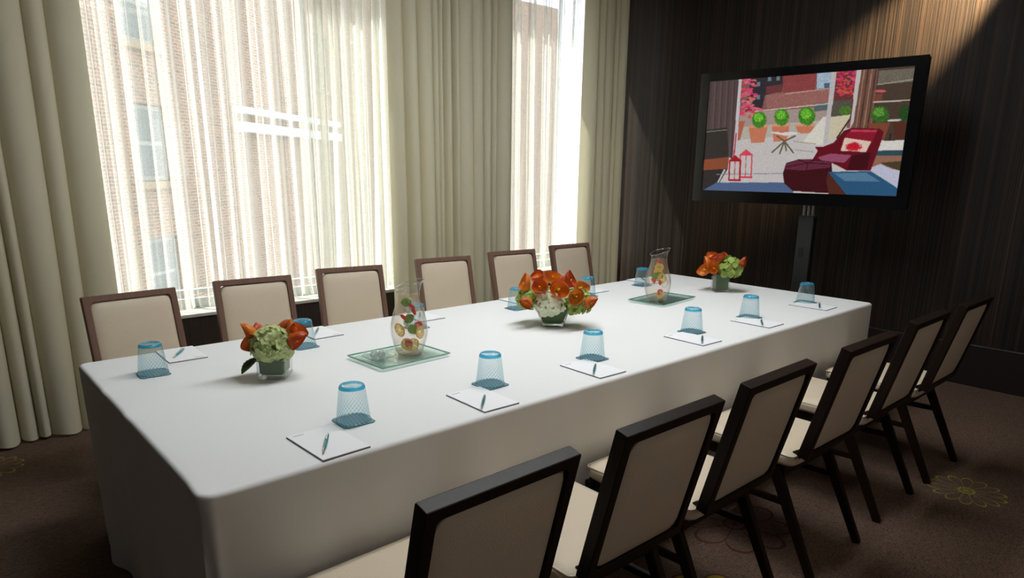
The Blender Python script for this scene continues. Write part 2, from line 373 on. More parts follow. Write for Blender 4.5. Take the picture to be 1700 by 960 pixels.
# ------------------------------------------------------------------ setting
X0, X1, Y0, YW, ZC = -2.6, 5.85, -2.4, 4.95, 3.45       # room: left wall, far wall, back wall, window-wall face, ceiling
WT = 0.32                                                # depth of the window wall
SILL = 0.548
struct(obj('floor', box(((X0 + X1) / 2, (Y0 + YW + WT) / 2, -0.05), (X1 - X0 + 0.4, YW + WT - Y0 + 0.4, 0.1)), M['carpet']), 'dark brown carpet with lime and wine flower outlines')
struct(obj('ceiling', box(((X0 + X1) / 2, (Y0 + YW + WT) / 2, ZC + 0.05), (X1 - X0 + 0.4, YW + WT - Y0 + 0.4, 0.1)), M['ceiling']))
struct(obj('wall_far', box((X1 + 0.1, (Y0 + YW + WT) / 2, ZC / 2), (0.2, YW + WT - Y0, ZC)), M['wall_dark']), 'dark brown wall panelled in fine vertical stripes')
struct(obj('wall_left', box((X0 - 0.1, (Y0 + YW + WT) / 2, ZC / 2), (0.2, YW + WT - Y0, ZC)), M['wall_dark']))
struct(obj('wall_back', box(((X0 + X1) / 2, Y0 - 0.1, ZC / 2), (X1 - X0, 0.2, ZC)), M['wall_plain']))
struct(obj('baseboard_far', box((X1 - 0.012, (Y0 + YW) / 2, 0.157), (0.024, YW - Y0, 0.315), bevel=0.004), M['base']))
# window wall: piers between openings, dado below
W1 = (0.50, 3.46); W2 = (4.10, 5.78)                     # window openings along X
wy = YW + WT / 2
struct(obj('wall_window', box(((X0 + W1[0]) / 2, wy, ZC / 2), (W1[0] - X0, WT, ZC)), M['pier']))
struct(obj('wall_window_pier', box(((W1[1] + W2[0]) / 2, wy, ZC / 2), (W2[0] - W1[1], WT, ZC)), M['pier']))
struct(obj('wall_window_corner', box(((W2[1] + X1) / 2, wy, ZC / 2), (X1 - W2[1], WT, ZC)), M['wall_dark']))
for i, W_ in enumerate((W1, W2)):
    struct(obj('wall_dado' if i == 0 else 'wall_dado_corner', box(((W_[0] + W_[1]) / 2, wy, SILL / 2 - 0.012), (W_[1] - W_[0], WT, SILL - 0.024)), M['dado']), 'dark ribbed panel under the window')
    struct(obj('trim_%d' % (i + 1), box(((W_[0] + W_[1]) / 2, wy - 0.006, SILL - 0.012), (W_[1] - W_[0], WT + 0.012, 0.024), bevel=0.004), M['sill']), 'pale window sill ledge')
    struct(obj('wall_head' if i == 0 else 'wall_head_corner', box(((W_[0] + W_[1]) / 2, wy, ZC - 0.05), (W_[1] - W_[0], WT, 0.1)), M['pier']))
    t = bpy.data.objects.new('window_%d' % (i + 1), None); COL.objects.link(t); struct(t, 'tall window behind white sheers')
    t.location = ((W_[0] + W_[1]) / 2, YW + WT - 0.06, SILL)
    hw = (W_[1] - W_[0]) / 2; H = ZC - 0.1 - SILL
    for nm, c, s in (('frame_rail', (0, 0, 0.03), (2 * hw, 0.07, 0.06)), ('frame_rail', (0, 0, H - 0.03), (2 * hw, 0.07, 0.06)),
                     ('frame_stile', (-hw + 0.03, 0, H / 2), (0.06, 0.07, H - 0.12)), ('frame_stile', (hw - 0.03, 0, H / 2), (0.06, 0.07, H - 0.12))):
        obj(nm, box(c, s, bevel=0.004), M['alu'], t)
    obj('frame_rail', box((0, 0, 0.115), (2 * hw - 0.12, 0.05, 0.03), bevel=0.003), M['alu'], t)
    obj('pane', box((0, 0.0, H / 2 + 0.03), (2 * hw - 0.12, 0.006, H - 0.18)), M['pane'], t)

# outside: street and brick buildings
struct(obj('street_ground', box((20, 35, -14.1), (120, 58, 0.2)), M['ground']))
def facade(name, label, origin, az, s0, s1, z0, z1, wins, depth=7.0):
    """brick building; facade along local +X from s0 to s1, outward normal is local -Y"""
    t = thing(name, label, 'building', origin, az)
    bm = bmesh.new(); add_box(bm, ((s0 + s1) / 2, depth / 2 + 0.16, (z0 + z1) / 2), (s1 - s0, depth, z1 - z0))
    # the outer brick skin is cut around the window openings
    xs = sorted({s0, s1} | {a for w_ in wins for a in (w_[0] - w_[2] / 2, w_[0] + w_[2] / 2)}); cols = []
    for a, b in zip(xs[:-1], xs[1:]):
        ww = sorted([(w_[1], w_[1] + w_[3]) for w_ in wins if abs(w_[0] - (a + b) / 2) < w_[2] / 2])
        z = z0
        for c, d in ww:
            add_box(bm, ((a + b) / 2, 0.08, (z + c) / 2), (b - a, 0.16, c - z)); z = d
        add_box(bm, ((a + b) / 2, 0.08, (z + z1) / 2), (b - a, 0.16, z1 - z))
    obj('wall', bm, M['brick'], t)
    for k, (x, z, ww, hh, shade) in enumerate(wins):
        wo = obj('window', box((x, 0.12, z + hh / 2), (ww - 0.02, 0.06, hh - 0.02)), M['far_frame'], t)
        for q in (0, 1):
            obj('pane', box((x, 0.08, z + hh * (0.27 + 0.46 * q)), (ww - 0.22, 0.02, hh * 0.40)), M['far_shade' if (q and shade) else 'far_pane'], wo)
        obj('window_sill', box((x, -0.04, z - 0.09), (ww + 0.25, 0.2, 0.16)), M['far_sill'], t)
        obj('lintel', box((x, -0.012, z + hh + 0.11), (ww + 0.2, 0.025, 0.22), bevel=0.01), M['far_sill' if shade else 'brick'], t)
    return t
AZ = R(40.7)
winsA = [(0.0, 1.15 + 3.1 * k, 1.25, 1.75, k == 1) for k in (-2, -1, 0, 1, 2)] + [(10.4, 1.2 + 3.1 * k, 1.25, 1.9, False) for k in (-2, -1, 0, 1)]
fa = facade('brick_building', 'weathered brown brick building with sash windows seen through wide sheers', (4.76, 18.4, 0), AZ, -9.0, 15.5, -14, 13, winsA)
obj('ledge', box((7.6, -0.12, 3.1), (7.6, 0.26, 0.20), bevel=0.02), M['stone'], fa)
obj('ledge', box((7.6, -0.14, 2.62), (7.6, 0.30, 0.28), bevel=0.02), M['stone'], fa)
winsB = [(5 + 3.4 * j, -2.0 + 3.2 * k, 1.3, 1.8, False) for j in range(2) for k in range(3)]
facade('brick_building', 'flat-topped brick building seen through narrow sheer beside the dark wall', (17.0, 30.0, 0), 0.0, 0, 12.8, -14, 10.3, winsB)

# ------------------------------------------------------------------ curtains
def drape(label, xa, xb, nf, seed, ztop=3.36, y0=4.60, amp=0.070, group=None):
    r = random.Random(seed)
    wd = [0.35 + 1.5 * r.random() ** 1.3 for _ in range(nf)]; s = sum(wd); edge = [0]
    for q in wd: edge.append(edge[-1] + q / s)
    am = [amp * min(1.15, 0.35 + 0.55 * q * (0.6 + 0.8 * r.random())) for q in wd]; sw = [r.uniform(-0.03, 0.03) for _ in range(nf + 1)]; sw[0] = sw[-1] = 0
    ov = [r.uniform(0.2, 0.55) for _ in range(nf)]
    def prof(u, z):
        k = min(nf - 1, max(0, next((i for i in range(nf) if u <= edge[i + 1]), nf - 1)))
        q = (u - edge[k]) / (edge[k + 1] - edge[k]); zz = z / 3.3
        ea = edge[k] + sw[k] * (1 - zz) * 0.6; eb = edge[k + 1] + sw[k + 1] * (1 - zz) * 0.6
        a = am[k] * (1.0 - 0.25 * zz) * (1 + 0.15 * math.sin(3 * zz + k))
        y = -a * math.cos(2 * PI * q)                       # bulge towards the room in mid fold
        y = a * (1 - 2 * max(0.0, math.sin(PI * q)) ** 1.4)
        x = (ea + (eb - ea) * q) * (xb - xa) + xa - ov[k] * (eb - ea) * (xb - xa) * 0.5 * math.sin(2 * PI * q)
        return x, y0 + y
    nu = nf * 18
    t = thing('window_drape', label, 'curtain', ((xa + xb) / 2, y0, 0), 0, group)
    ox, oy = (xa + xb) / 2, y0
    def f1(u, v):
        z = 0.125 + (ztop - 0.125) * v; x, y = prof(u, z); return (x - ox, y - oy, z)
    def f2(u, v):
        z = 0.015 + 0.112 * v; x, y = prof(u, z); return (x - ox, y - oy - 0.003, z + 0.006 * math.sin(u * nf * 2 * PI) * (1 - v))
    for nm, fn, nv in (('fabric', f1, 26), ('hem', f2, 4)):
        o = obj(nm, grid_mesh(nm, nu, nv, fn), M['drape'], t); o.data.shade_smooth()
    return t
drape('sage drape panel standing by the open carpet left of the wide window', -0.42, 0.90, 13, 3, amp=0.085)
drape('sage drape panel between the windows, hanging on the wide window side', 2.86, 3.405, 6, 12)
drape('sage drape panel between the windows, hanging on the narrow window side', 3.425, 4.03, 6, 21)
drape('sage drape panel in the corner next to the dark wall', 4.98, 5.50, 5, 33)

def sheer(label, xa, xb, nf, seed, y0=5.06, amp=0.032, ztop=3.34, mat='sheer'):
    r = random.Random(seed); ph = [r.uniform(0, 6.28) for _ in range(6)]; fr = [nf * q for q in (1, 0.53, 1.7, 2.6)]
    am = [amp, amp * 0.8, amp * 0.5, amp * 0.25]
    def fn(u, v):
        z = SILL + 0.012 + (ztop - SILL) * v; sp = 1 + 0.10 * (1 - v) * math.sin(u * 9 + ph[4])
        uu = u + 0.012 * (1 - v) * math.sin(u * 17 + ph[5])
        y = sum(a * math.sin(2 * PI * f_ * u * 1.0 + p_ + 0.5 * math.sin(3 * v + p_)) for a, f_, p_ in zip(am, fr, ph)) * sp
        x = xa + (xb - xa) * uu + 0.012 * math.sin(2 * PI * fr[0] * 2 * u + ph[1])
        if v < 0.04: y -= (0.04 - v) * 1.2 * (0.5 + 0.5 * math.sin(u * nf * 4))
        return (x - (xa + xb) / 2, y, z)
    o = obj('sheer_curtain', grid_mesh('sheer_curtain', int(nf * 16), 30, fn), M[mat], None, ((xa + xb) / 2, y0, 0)); o.data.shade_smooth()
    return tag(o, label, 'curtain')
sheer('loosely gathered white sheer panel in front of the brick building', 0.70, 2.44, 15, 5, 5.10)
sheer('dense white sheer panel edging the pier drapes on the wide window', 2.36, 3.36, 12, 8, 4.99, mat='sheer_dense')
sheer('white sheer panel on the narrow window beside the dark wall', 4.16, 5.62, 15, 15)

# ------------------------------------------------------------------ table and cloth
TX0, TX1, TY0, TY1, TZ = 0.445, 4.48, 1.648, 3.195, 0.76
t = thing('conference_table', 'long conference table hidden under the white cloth', 'table', ((TX0 + TX1) / 2, (TY0 + TY1) / 2, 0))
hx, hy = (TX1 - TX0) / 2 - 0.03, (TY1 - TY0) / 2 - 0.03
obj('tabletop', box((0, 0, 0.735), (2 * hx, 2 * hy, 0.03), bevel=0.004), M['plywood'], t)
for sx in (-1, 1):
    for sy in (-1, 1):
        obj('leg', bar((sx * (hx - 0.25), sy * (hy - 0.2), 0.72), (sx * (hx - 0.25), sy * (hy - 0.2), 0), (0.04, 0.04), (0.03, 0.03)), M['stand'], t)

def tablecloth():
    cx, cy = (TX0 + TX1) / 2, (TY0 + TY1) / 2; ax, ay = (TX1 - TX0) / 2, (TY1 - TY0) / 2; cr = 0.035
    per = []                                              # (x, y, nx, ny) around a rounded rectangle
    def seg(p, q, n, nrm):
        for i in range(n): k = i / n; per.append((p[0] + (q[0] - p[0]) * k, p[1] + (q[1] - p[1]) * k, *nrm))
    def arc(c, a0):
        for i in range(8):
            a = a0 + PI / 2 * i / 8; per.append((c[0] + cr * math.cos(a), c[1] + cr * math.sin(a), math.cos(a), math.sin(a)))
    seg((-ax + cr, -ay), (ax - cr, -ay), 130, (0, -1)); arc((ax - cr, -ay + cr), -PI / 2)
    seg((ax, -ay + cr), (ax, ay - cr), 60, (1, 0)); arc((ax - cr, ay - cr), 0)
    seg((ax - cr, ay), (-ax + cr, ay), 130, (0, 1)); arc((-ax + cr, ay - cr), PI / 2)
    seg((-ax, ay - cr), (-ax, -ay + cr), 60, (-1, 0)); arc((-ax + cr, -ay + cr), PI)
    er = 0.015; prof = [(0.10, 0), (0.07, 0), (0.04, 0)]
    for i in range(7):
        a = PI / 2 * i / 6; prof.append((er - er * math.sin(a), -(er - er * math.cos(a))))
    prof += [(0.0, -d) for d in (0.05, 0.09, 0.14, 0.2, 0.28, 0.36, 0.44, 0.52, 0.6, 0.66, 0.70, TZ - 0.006)]
    bm = bmesh.new(); rows = []; N = len(per)
    pin = [(-ax, -ay + cr, 0.05, 0.016), (-ax, 0.30, 0.03, 0.010), (-ax, -0.02, 0.03, 0.010), (ax, 0.28, 0.03, 0.012)]
    for ins, dz in prof:
        row = []
        for (x, y, nx, ny) in per:
            s = x * abs(ny) + y * abs(nx); dn = -dz
            wv = 0.0
            if dn > er:
                q = (dn - er) / TZ
                wv = q * (0.010 * math.sin(s * 7.3 + nx * 2) + 0.006 * math.sin(s * 17.1 + 1.0 + nx) + 0.004 * math.sin(s * 31 + ny))
                if abs(nx) > 0.2 and abs(ny) > 0.2: wv -= 0.015 * q
                if nx < 0: wv += nx * nx * q * (0.006 * math.sin(s * 15 + 0.6) + 0.004 * math.sin(s * 33))
                if ny > 0: wv -= 0.085 * min(1.0, q / 0.28) * ny * ny
            zz = TZ + dz
            for (px, py, sg, hgt) in pin:
                g = math.exp(-((x - px) ** 2 + (y - py) ** 2) / (2 * sg * sg)) * math.exp(-(dn / 0.03) ** 2 - (ins / 0.05) ** 2)
                zz += hgt * 0.35 * g; wv += hgt * 0.6 * g
            qx, qy = x - nx * ins, y - ny * ins
            if ins > 0: qx = max(-ax + ins, min(ax - ins, qx)); qy = max(-ay + ins, min(ay - ins, qy))
            row.append(bm.verts.new((qx + nx * wv, qy + ny * wv, zz)))
        rows.append(row)
    for A, B in zip(rows[:-1], rows[1:]):
        for k in range(N): bm.faces.new((A[k], B[k], B[(k + 1) % N], A[(k + 1) % N]))
    nseg = [130 + 8, 60 + 8, 130 + 8, 60 + 8]              # strips across the top join facing points of the long sides
    top = rows[0]; c1 = bm.verts.new((0, 0, TZ))
    for k in range(N): bm.faces.new((c1, top[k], top[(k + 1) % N]))
    bmesh.ops.recalc_face_normals(bm, faces=bm.faces)
    o = obj('tablecloth', bm, M['cloth'], None, (cx, cy, 0)); smooth(o, 60)
    tag(o, 'white tablecloth falling to the carpet around the long table', 'tablecloth')
tablecloth()

# ------------------------------------------------------------------ chairs
def rframe(bm, w, h, fw, d, rc=0.018):
    """rectangular picture frame in local XZ, bottom centre at origin, inner corners rounded"""
    def ring(hw, z0, z1, r, n):
        pts = []
        for cx, cz, a0 in ((hw - r, z0 + r, -PI / 2), (hw - r, z1 - r, 0), (-hw + r, z1 - r, PI / 2), (-hw + r, z0 + r, PI)):
            for i in range(n + 1): a = a0 + PI / 2 * i / n; pts.append((cx + r * math.cos(a), cz + r * math.sin(a)))
        return pts
    n = 5; O = ring(w / 2, 0, h, 0.004, n); I = ring(w / 2 - fw, fw, h - fw, rc, n); N = len(O)
    V = [[bm.verts.new((x, y, z)) for x, z in P] for P, y in ((O, -d / 2), (O, d / 2), (I, d / 2), (I, -d / 2))]
    for a in range(4):
        A, B = V[a], V[(a + 1) % 4]
        for k in range(N): bm.faces.new((A[k], A[(k + 1) % N], B[(k + 1) % N], B[k]))
    bmesh.ops.recalc_face_normals(bm, faces=bm.faces)
def cushion_mesh(w, d, h, puff, n=14, e=5.0):
    """puffed slab, w (x) by d (y), height h, soft rounded sides"""
    bm = bmesh.new(); bmesh.ops.create_cube(bm, size=2.0); bmesh.ops.subdivide_edges(bm, edges=bm.edges, cuts=n, use_grid_fill=True)
    for v in bm.verts:
        x, y, z = v.co
        k = 1.0 / max(1e-6, (abs(x) ** 14 + abs(y) ** 14) ** (1 / 14.0)) * max(abs(x), abs(y))
        px, py = x * k, y * k
        m = max(abs(x), abs(y)); rnd_ = (1 - max(0, m - 0.86) / 0.14 * 0.0)
        side = 1 - 0.035 * (abs(z) ** 4)
        dome = puff * (1 - x ** 2) * (1 - y ** 2)
        ez = 1 - 0.28 * max(0, (m - 0.86) / 0.14) ** 2
        v.co = (px * w / 2 * side, py * d / 2 * side, z * h / 2 * ez + (dome if z > 0 else -dome * 0.15) * abs(z))
    return bm
BT = 0.245                                                # back lean in radians
def make_chair(wood):
    """origin on the floor under the seat centre; the chair faces +Y"""
    t = thing('dining_chair', 'x', 'chair')
    wm = M[wood]
    # seat
    seat = obj('seat', cushion_mesh(0.445, 0.475, 0.062, 0.010), M['leather'], t, (0, 0.0, 0.452)); smooth(seat, 60)
    for z in (0.021,):
        pts = []
        for cx, cy, a0 in ((0.20, -0.215, -PI / 2), (0.20, 0.215, 0), (-0.20, 0.215, PI / 2), (-0.20, -0.215, PI)):
            for i in range(5): a = a0 + PI / 2 * i / 4; pts.append((cx + 0.016 * math.cos(a), cy + 0.016 * math.sin(a), z))
        pts.append(pts[0]); p = obj('piping', tube(pts, 0.0035, 6), M['piping'], seat); smooth(p, 80)
    for s in (-1, 1):
        obj('seat_rail', box((s * 0.196, 0.0, 0.402), (0.026, 0.40, 0.045), bevel=0.003), wm, t)
    obj('seat_rail', box((0, 0.215, 0.402), (0.40, 0.026, 0.045), bevel=0.003), wm, t)
    obj('seat_rail', box((0, -0.185, 0.402), (0.366, 0.026, 0.045), bevel=0.003), wm, t)
    # legs: front upright, rear splayed backwards
    for s in (-1, 1):
        obj('leg', bar((s * 0.205, 0.212, 0.42), (s * 0.208, 0.222, 0.0), (0.036, 0.036), (0.026, 0.026)), wm, t)
        obj('leg', bar((s * 0.208, -0.150, 0.43), (s * 0.210, -0.355, 0.0), (0.034, 0.042), (0.026, 0.030)), wm, t)
        obj('stretcher', bar((s * 0.206, 0.214, 0.26), (s * 0.207, -0.222, 0.275), (0.018, 0.026), (0.018, 0.026), 0.002), wm, t)
        # bracket carrying the back frame
        obj('back_bracket', bar((s * 0.165, -0.10, 0.392), (s * 0.165, -0.268, 0.50), (0.026, 0.034), (0.026, 0.034)), wm, t)
    # back: frame, padded panel on each side
    bk = bpy.data.objects.new('backrest', None)
    bm = bmesh.new(); rframe(bm, 0.425, 0.475, 0.030, 0.040); 
    bf = obj('back_frame', bm, wm, t, (0, -0.262, 0.480), (BT, 0, 0))
    bv = bf.modifiers.new('bev', 'BEVEL'); bv.width = 0.003; bv.segments = 2; bv.limit_method = 'ANGLE'
    p = obj('back_panel', cushion_mesh(0.369, 0.419, 0.034, 0.007, 12), M['leather'], t, (0, -0.262 - 0.2375 * math.sin(BT), 0.480 + 0.2375 * math.cos(BT)), (BT + PI / 2, 0, 0)); smooth(p, 60)
    p2 = obj('back_panel', p.data, None, t, tuple(p.location), (BT - PI / 2, 0, 0))
    return t
near_x = [3.965, 3.345, 2.675, 2.005, 1.435, 0.850]
far = [(4.155, 3.985, -4), (3.460, 3.925, -6), (2.805, 3.910, -9), (2.065, 3.885, -10), (1.425, 3.815, -5), (0.785, 3.745, 4)]
ordn = ['first', 'second', 'third', 'fourth', 'fifth', 'sixth']
cn = make_chair('espresso'); cf = make_chair('walnut')
jit = [0.0, 0.01, -0.005, 0.008, 0.0, 0.004]
for i, x in enumerate(near_x):
    c = cn if i == 0 else dup(cn)
    c.location = (x, 1.352 + jit[i], 0); c.rotation_euler = (0, 0, R((0, 0.5, -0.6, 0.4, -0.3, 0.5)[i]))
    tag(c, 'cream chair with near-black frame, %s from the dark wall, away from the windows' % ordn[i], 'chair', 'chairs along the table side away from the windows')
for i, (x, yt, a) in enumerate(far):
    c = cf if i == 0 else dup(cf)
    rz = PI + R(a); off = Vector((0, -0.262 - 0.475 * math.sin(BT), 0)); off.rotate(Euler((0, 0, rz)))
    c.location = (x - off.x, yt - off.y, 0); c.rotation_euler = (0, 0, rz)
    tag(c, 'cream chair with brown frame, %s from the dark wall, on the window side' % ordn[i], 'chair', 'chairs along the window side of the table')

# ------------------------------------------------------------------ place settings
def make_tumbler():
    t = thing('drinking_glass', 'x', 'glass')
    # upturned: mouth on the coaster, thick base on top
    outer = [(0.0545, 0.0005), (0.0548, 0.004), (0.0525, 0.02), (0.0490, 0.05), (0.0455, 0.08), (0.0425, 0.104)]
    b = obj('bowl', lathe(outer, 56), M['tumbler'], t); smooth(b, 60)
    inner = [(0.0520, 0.0005), (0.0505, 0.02), (0.0470, 0.05), (0.0435, 0.08), (0.0405, 0.100), (0.034, 0.104), (0.0, 0.104)]
    b2 = obj('base', lathe([(0.0425, 0.104), (0.0418, 0.110), (0.0395, 0.117), (0.036, 0.1195), (0.031, 0.1185), (0.028, 0.1165), (0.0, 0.1150)], 48), M['tumbler'], t); smooth(b2, 60)
    rg = obj('base_ring', lathe([(0.0424, 0.109), (0.0416, 0.1135), (0.0396, 0.1182), (0.0365, 0.1205), (0.0335, 0.1196), (0.0325, 0.117), (0.0355, 0.1135), (0.0405, 0.1095), (0.0424, 0.109)], 48), M['tumbler_rim'], t); smooth(rg, 60)
    rim = obj('rim', lathe([(0.0560, 0.0), (0.0566, 0.002), (0.0558, 0.004), (0.0535, 0.004), (0.0530, 0.002), (0.0538, 0.0), (0.0560, 0.0)], 48), M['tumbler'], t); smooth(rim, 80)
    return t
def make_coaster():
    bm = box((0, 0, 0.0015), (0.108, 0.108, 0.003), bevel=0.0)
    vz = [e for e in bm.edges if abs(e.verts[0].co.z - e.verts[1].co.z) > 0.001]
    bmesh.ops.bevel(bm, geom=vz, offset=0.008, segments=3, affect='EDGES')
    return obj('coaster', bm, M['coaster'])
def make_pad():
    t = thing('notepad', 'x', 'notepad')
    obj('backing', box((0, 0, 0.0015), (0.152, 0.228, 0.003)), M['pad_back'], t)
    pp = obj('paper', box((0, 0, 0.0042), (0.151, 0.227, 0.0024), bevel=0.0004), M['paper'], t)
    obj('letterhead', box((-0.045, 0.098, 0.0055), (0.035, 0.004, 0.0003)), M['print'], t)
    return t
def make_pen():
    t = thing('pen', 'x', 'pen')
    def part(nm, prof, m):
        bm = lathe(prof, 16); bmesh.ops.rotate(bm, verts=bm.verts, matrix=Matrix.Rotation(-PI / 2, 3, 'X')); 
        o = obj(nm, bm, m, t, (0, 0, 0.0056)); smooth(o, 50)
    part('barrel', [(0, -0.045), (0.0042, -0.045), (0.0052, -0.02), (0.0055, 0.01), (0.0050, 0.055), (0.0040, 0.060), (0, 0.060)], M['pen'])
    part('tip', [(0, -0.072), (0.0008, -0.072), (0.0014, -0.066), (0.0040, -0.050), (0.0044, -0.045), (0, -0.045)], M['chrome'])
    part('button', [(0, 0.060), (0.0028, 0.060), (0.0028, 0.070), (0.002, 0.072), (0, 0.072)], M['chrome'])
    obj('clip', box((0, 0.036, 0.0125), (0.0035, 0.044, 0.0014), bevel=0.0005), M['chrome'], t)
    return t
g0, c0, p0, n0 = make_tumbler(), make_coaster(), make_pad(), make_pen()
near_g = [(4.143, 1.927), (3.465, 1.917), (2.909, 1.915), (2.147, 1.900), (1.574, 1.900), (0.992, 1.888)]
near_p = [(4.060, 1.838), (3.372, 1.818), (2.785, 1.825), (2.030, 1.792), (1.442, 1.785), (0.845, 1.775)]
near_n = [((3.99, 1.765), (0.20, 0.095)), ((3.285, 1.737), (0.17, 0.106)), ((2.715, 1.726), (0.155, 0.10)), ((1.951, 1.718), (0.146, 0.114)), ((1.36, 1.688), (0.123, 0.128)), ((0.791, 1.692), (0.079, 0.128))]
far_g = [(3.845, 2.967), (3.236, 2.928), (2.608, 2.908), (1.884, 2.867), (1.279, 2.869), (0.645, 2.846)]
first = True
for side, G in (('near', near_g), ('far', far_g)):
    wh = 'side away from windows' if side == 'near' else 'window side'
    for i, (x, y) in enumerate(G):
        g, c, p, n = (g0, c0, p0, n0) if first else (dup(g0), dup(c0), dup(p0), dup(n0)); first = False
        zc = TZ + 0.0006
        c.location = (x, y, zc); c.rotation_euler = (0, 0, R(rnd.uniform(-4, 4)))
        g.location = (x, y, zc + 0.0034); g.rotation_euler = (0, 0, rnd.uniform(0, 6))
        if side == 'near':
            px, py = near_p[i]; rz = R(rnd.uniform(-2, 2)); (ax_, ay_), (dx, dy) = near_n[i]; L = math.hypot(dx, dy)
            nx, ny = ax_ + dx / L * 0.072, ay_ + dy / L * 0.072; na = math.atan2(dy, dx) - PI / 2
        else:
            px, py = x + 0.168, 3.068; rz = PI + R(rnd.uniform(-3, 3)); nx, ny = px - 0.01, py + 0.0; na = math.atan2(0.13, 0.085) - PI / 2
        p.location = (px, py, zc); p.rotation_euler = (0, 0, rz)
        n.location = (nx, ny, zc + 0.0058); n.rotation_euler = (0, 0, na)
        tag(g, 'upturned aqua tumbler, %s from the dark wall on the %s' % (ordn[i], wh), 'glass', 'upturned tumblers on the table')
        tag(c, 'blue coaster under tumbler, %s from the dark wall on the %s' % (ordn[i], wh), 'coaster', 'blue coasters under the tumblers')
        tag(p, 'white notepad, %s from the dark wall on the %s' % (ordn[i], wh), 'notepad', 'notepads on the table')
        tag(n, 'teal pen on notepad, %s from the dark wall on the %s' % (ordn[i], wh), 'pen', 'teal pens on the notepads')

# ------------------------------------------------------------------ trays, carafes and their fruit
def make_tray(label, loc, rz, sx, sy):
    t = thing('glass_tray', label, 'tray', loc, rz)
    def fn(u, v):
        x, y = (u - 0.5) * 2, (v - 0.5) * 2; m = max(abs(x) ** 1, abs(y) ** 1)
        k = max(0, (m - 0.78) / 0.22); return (x * sx / 2, y * sy / 2, 0.004 + 0.009 * k * k * (3 - 2 * k))
    o = obj('plate', grid_mesh('plate', 28, 20, fn), M['tray'], t); o.data.shade_smooth()
    md = o.modifiers.new('thick', 'SOLIDIFY'); md.thickness = 0.004; md.offset = 1
    pts = [(-sx / 2, -sy / 2, 0.0145), (sx / 2, -sy / 2, 0.0145), (sx / 2, sy / 2, 0.0145), (-sx / 2, sy / 2, 0.0145), (-sx / 2, -sy / 2, 0.0145)]
    P = []
    for a, b in zip(pts[:-1], pts[1:]):
        for i in range(10): P.append(tuple(a[j] + (b[j] - a[j]) * i / 10 for j in range(3)))
    P.append(pts[-1]); e = obj('rim', tube(P, 0.0035, 6), M['tray_edge'], t); smooth(e, 80)
    return t
make_tray('pale green glass tray holding a carafe and a small dish', (1.512, 2.438, TZ + 0.0006), R(3), 0.345, 0.262)
make_tray('pale green glass tray holding only a carafe', (3.492, 2.530, TZ + 0.0006), R(6), 0.385, 0.245)
d = thing('glass_dish', 'small square clear glass dish with crumpled rim on the green tray', 'dish', (1.415, 2.452, TZ + 0.0095), R(10))
def dfn(u, v):
    x, y = (u - 0.5) * 2, (v - 0.5) * 2; m = max(abs(x), abs(y)); k = max(0, (m - 0.6) / 0.4)
    return (x * 0.055, y * 0.055, 0.004 + 0.014 * k + 0.002 * math.sin(7 * x + 5 * y) * k)
o = obj('dish', grid_mesh('dish', 14, 14, dfn), M['tray'], d); o.data.shade_smooth(); o.modifiers.new('thick', 'SOLIDIFY').thickness = 0.003
for k in range(4):
    bm = bmesh.new(); bmesh.ops.create_icosphere(bm, subdivisions=2, radius=0.016)
    for v in bm.verts: v.co *= 1 + rnd.uniform(-0.22, 0.22)
    obj('crystal_piece', bm, M['ice'], d, (0.02 * math.cos(k * 1.7), 0.02 * math.sin(k * 1.7), 0.018), (k, k * 2, 0))

CP = [(0.046, 0.000), (0.052, 0.002), (0.060, 0.020), (0.071, 0.055), (0.0785, 0.090), (0.0795, 0.115), (0.076, 0.145), (0.066, 0.185), (0.055, 0.220), (0.0485, 0.250), (0.0465, 0.272), (0.0490, 0.292), (0.0545, 0.306)]
def crad(z):
    for (r0, z0), (r1, z1) in zip(CP[1:-1], CP[2:]):
        if z <= z1: return r0 + (r1 - r0) * (z - z0) / (z1 - z0)
    return CP[-1][0]
def make_carafe(label, loc, rz):
    t = thing('glass_carafe', label, 'carafe', loc, rz)
    prof = [(0.0, 0.0)] + CP + [(CP[-1][0] - 0.003, 0.3065)]
    n = len(prof); bm = lathe(prof, 56)
    # pouring lip: rim rises and flares towards +X
    for v in bm.verts:
        if v.co.z > 0.25:
            k = (v.co.z - 0.25) / 0.056; c = v.co.x / 0.055
            v.co.z += k * k * 0.020 * c; 
            if c > 0: v.co.x *= 1 + 0.28 * k * k * c ** 2
    o = obj('body', bm, M['clear'], t); smooth(o, 70)
    pts = []
    for k in range(41):
        a = 2 * PI * k / 40; x, y = 0.0540 * math.cos(a), 0.0540 * math.sin(a); c = x / 0.055
        pts.append((x * (1 + (0.28 * c * c if c > 0 else 0)), y, 0.3065 + 0.020 * c))
    r = obj('lip', tube(pts, 0.0024, 8), M['clear_thick'], t); smooth(r, 80)
    fo = obj('foot', lathe([(0, 0.0002), (0.050, 0.0002), (0.0515, 0.004), (0.047, 0.010), (0.0, 0.012)], 40), M['clear_thick'], t); smooth(fo, 60)
    wp = [(0.0, 0.013)] + [(crad(z) - 0.004, z) for z in (0.014, 0.03, 0.055, 0.09, 0.115, 0.145, 0.185, 0.22, 0.25, 0.262)] + [(0.0, 0.262)]
    q = obj('water', lathe(wp, 40), M['water'], t); smooth(q, 50)
    # oval dimple in the flank facing the room
    pts = []
    for k in range(25):
        a = 2 * PI * k / 24; z = 0.13 + 0.030 * math.sin(a); rr = crad(z) + 0.001; x = 0.020 * math.cos(a)
        pts.append((x, -math.sqrt(rr * rr - x * x), z))
    m_ = Matrix.Rotation(-rz - R(22), 3, 'Z')
    dm = obj('dimple', tube(pts, 0.0026, 8), M['clear_thick'], t, rot=(0, 0, -rz - R(22))); smooth(dm, 80)
    return t
CAMV = Vector((0, 0, 1.56))
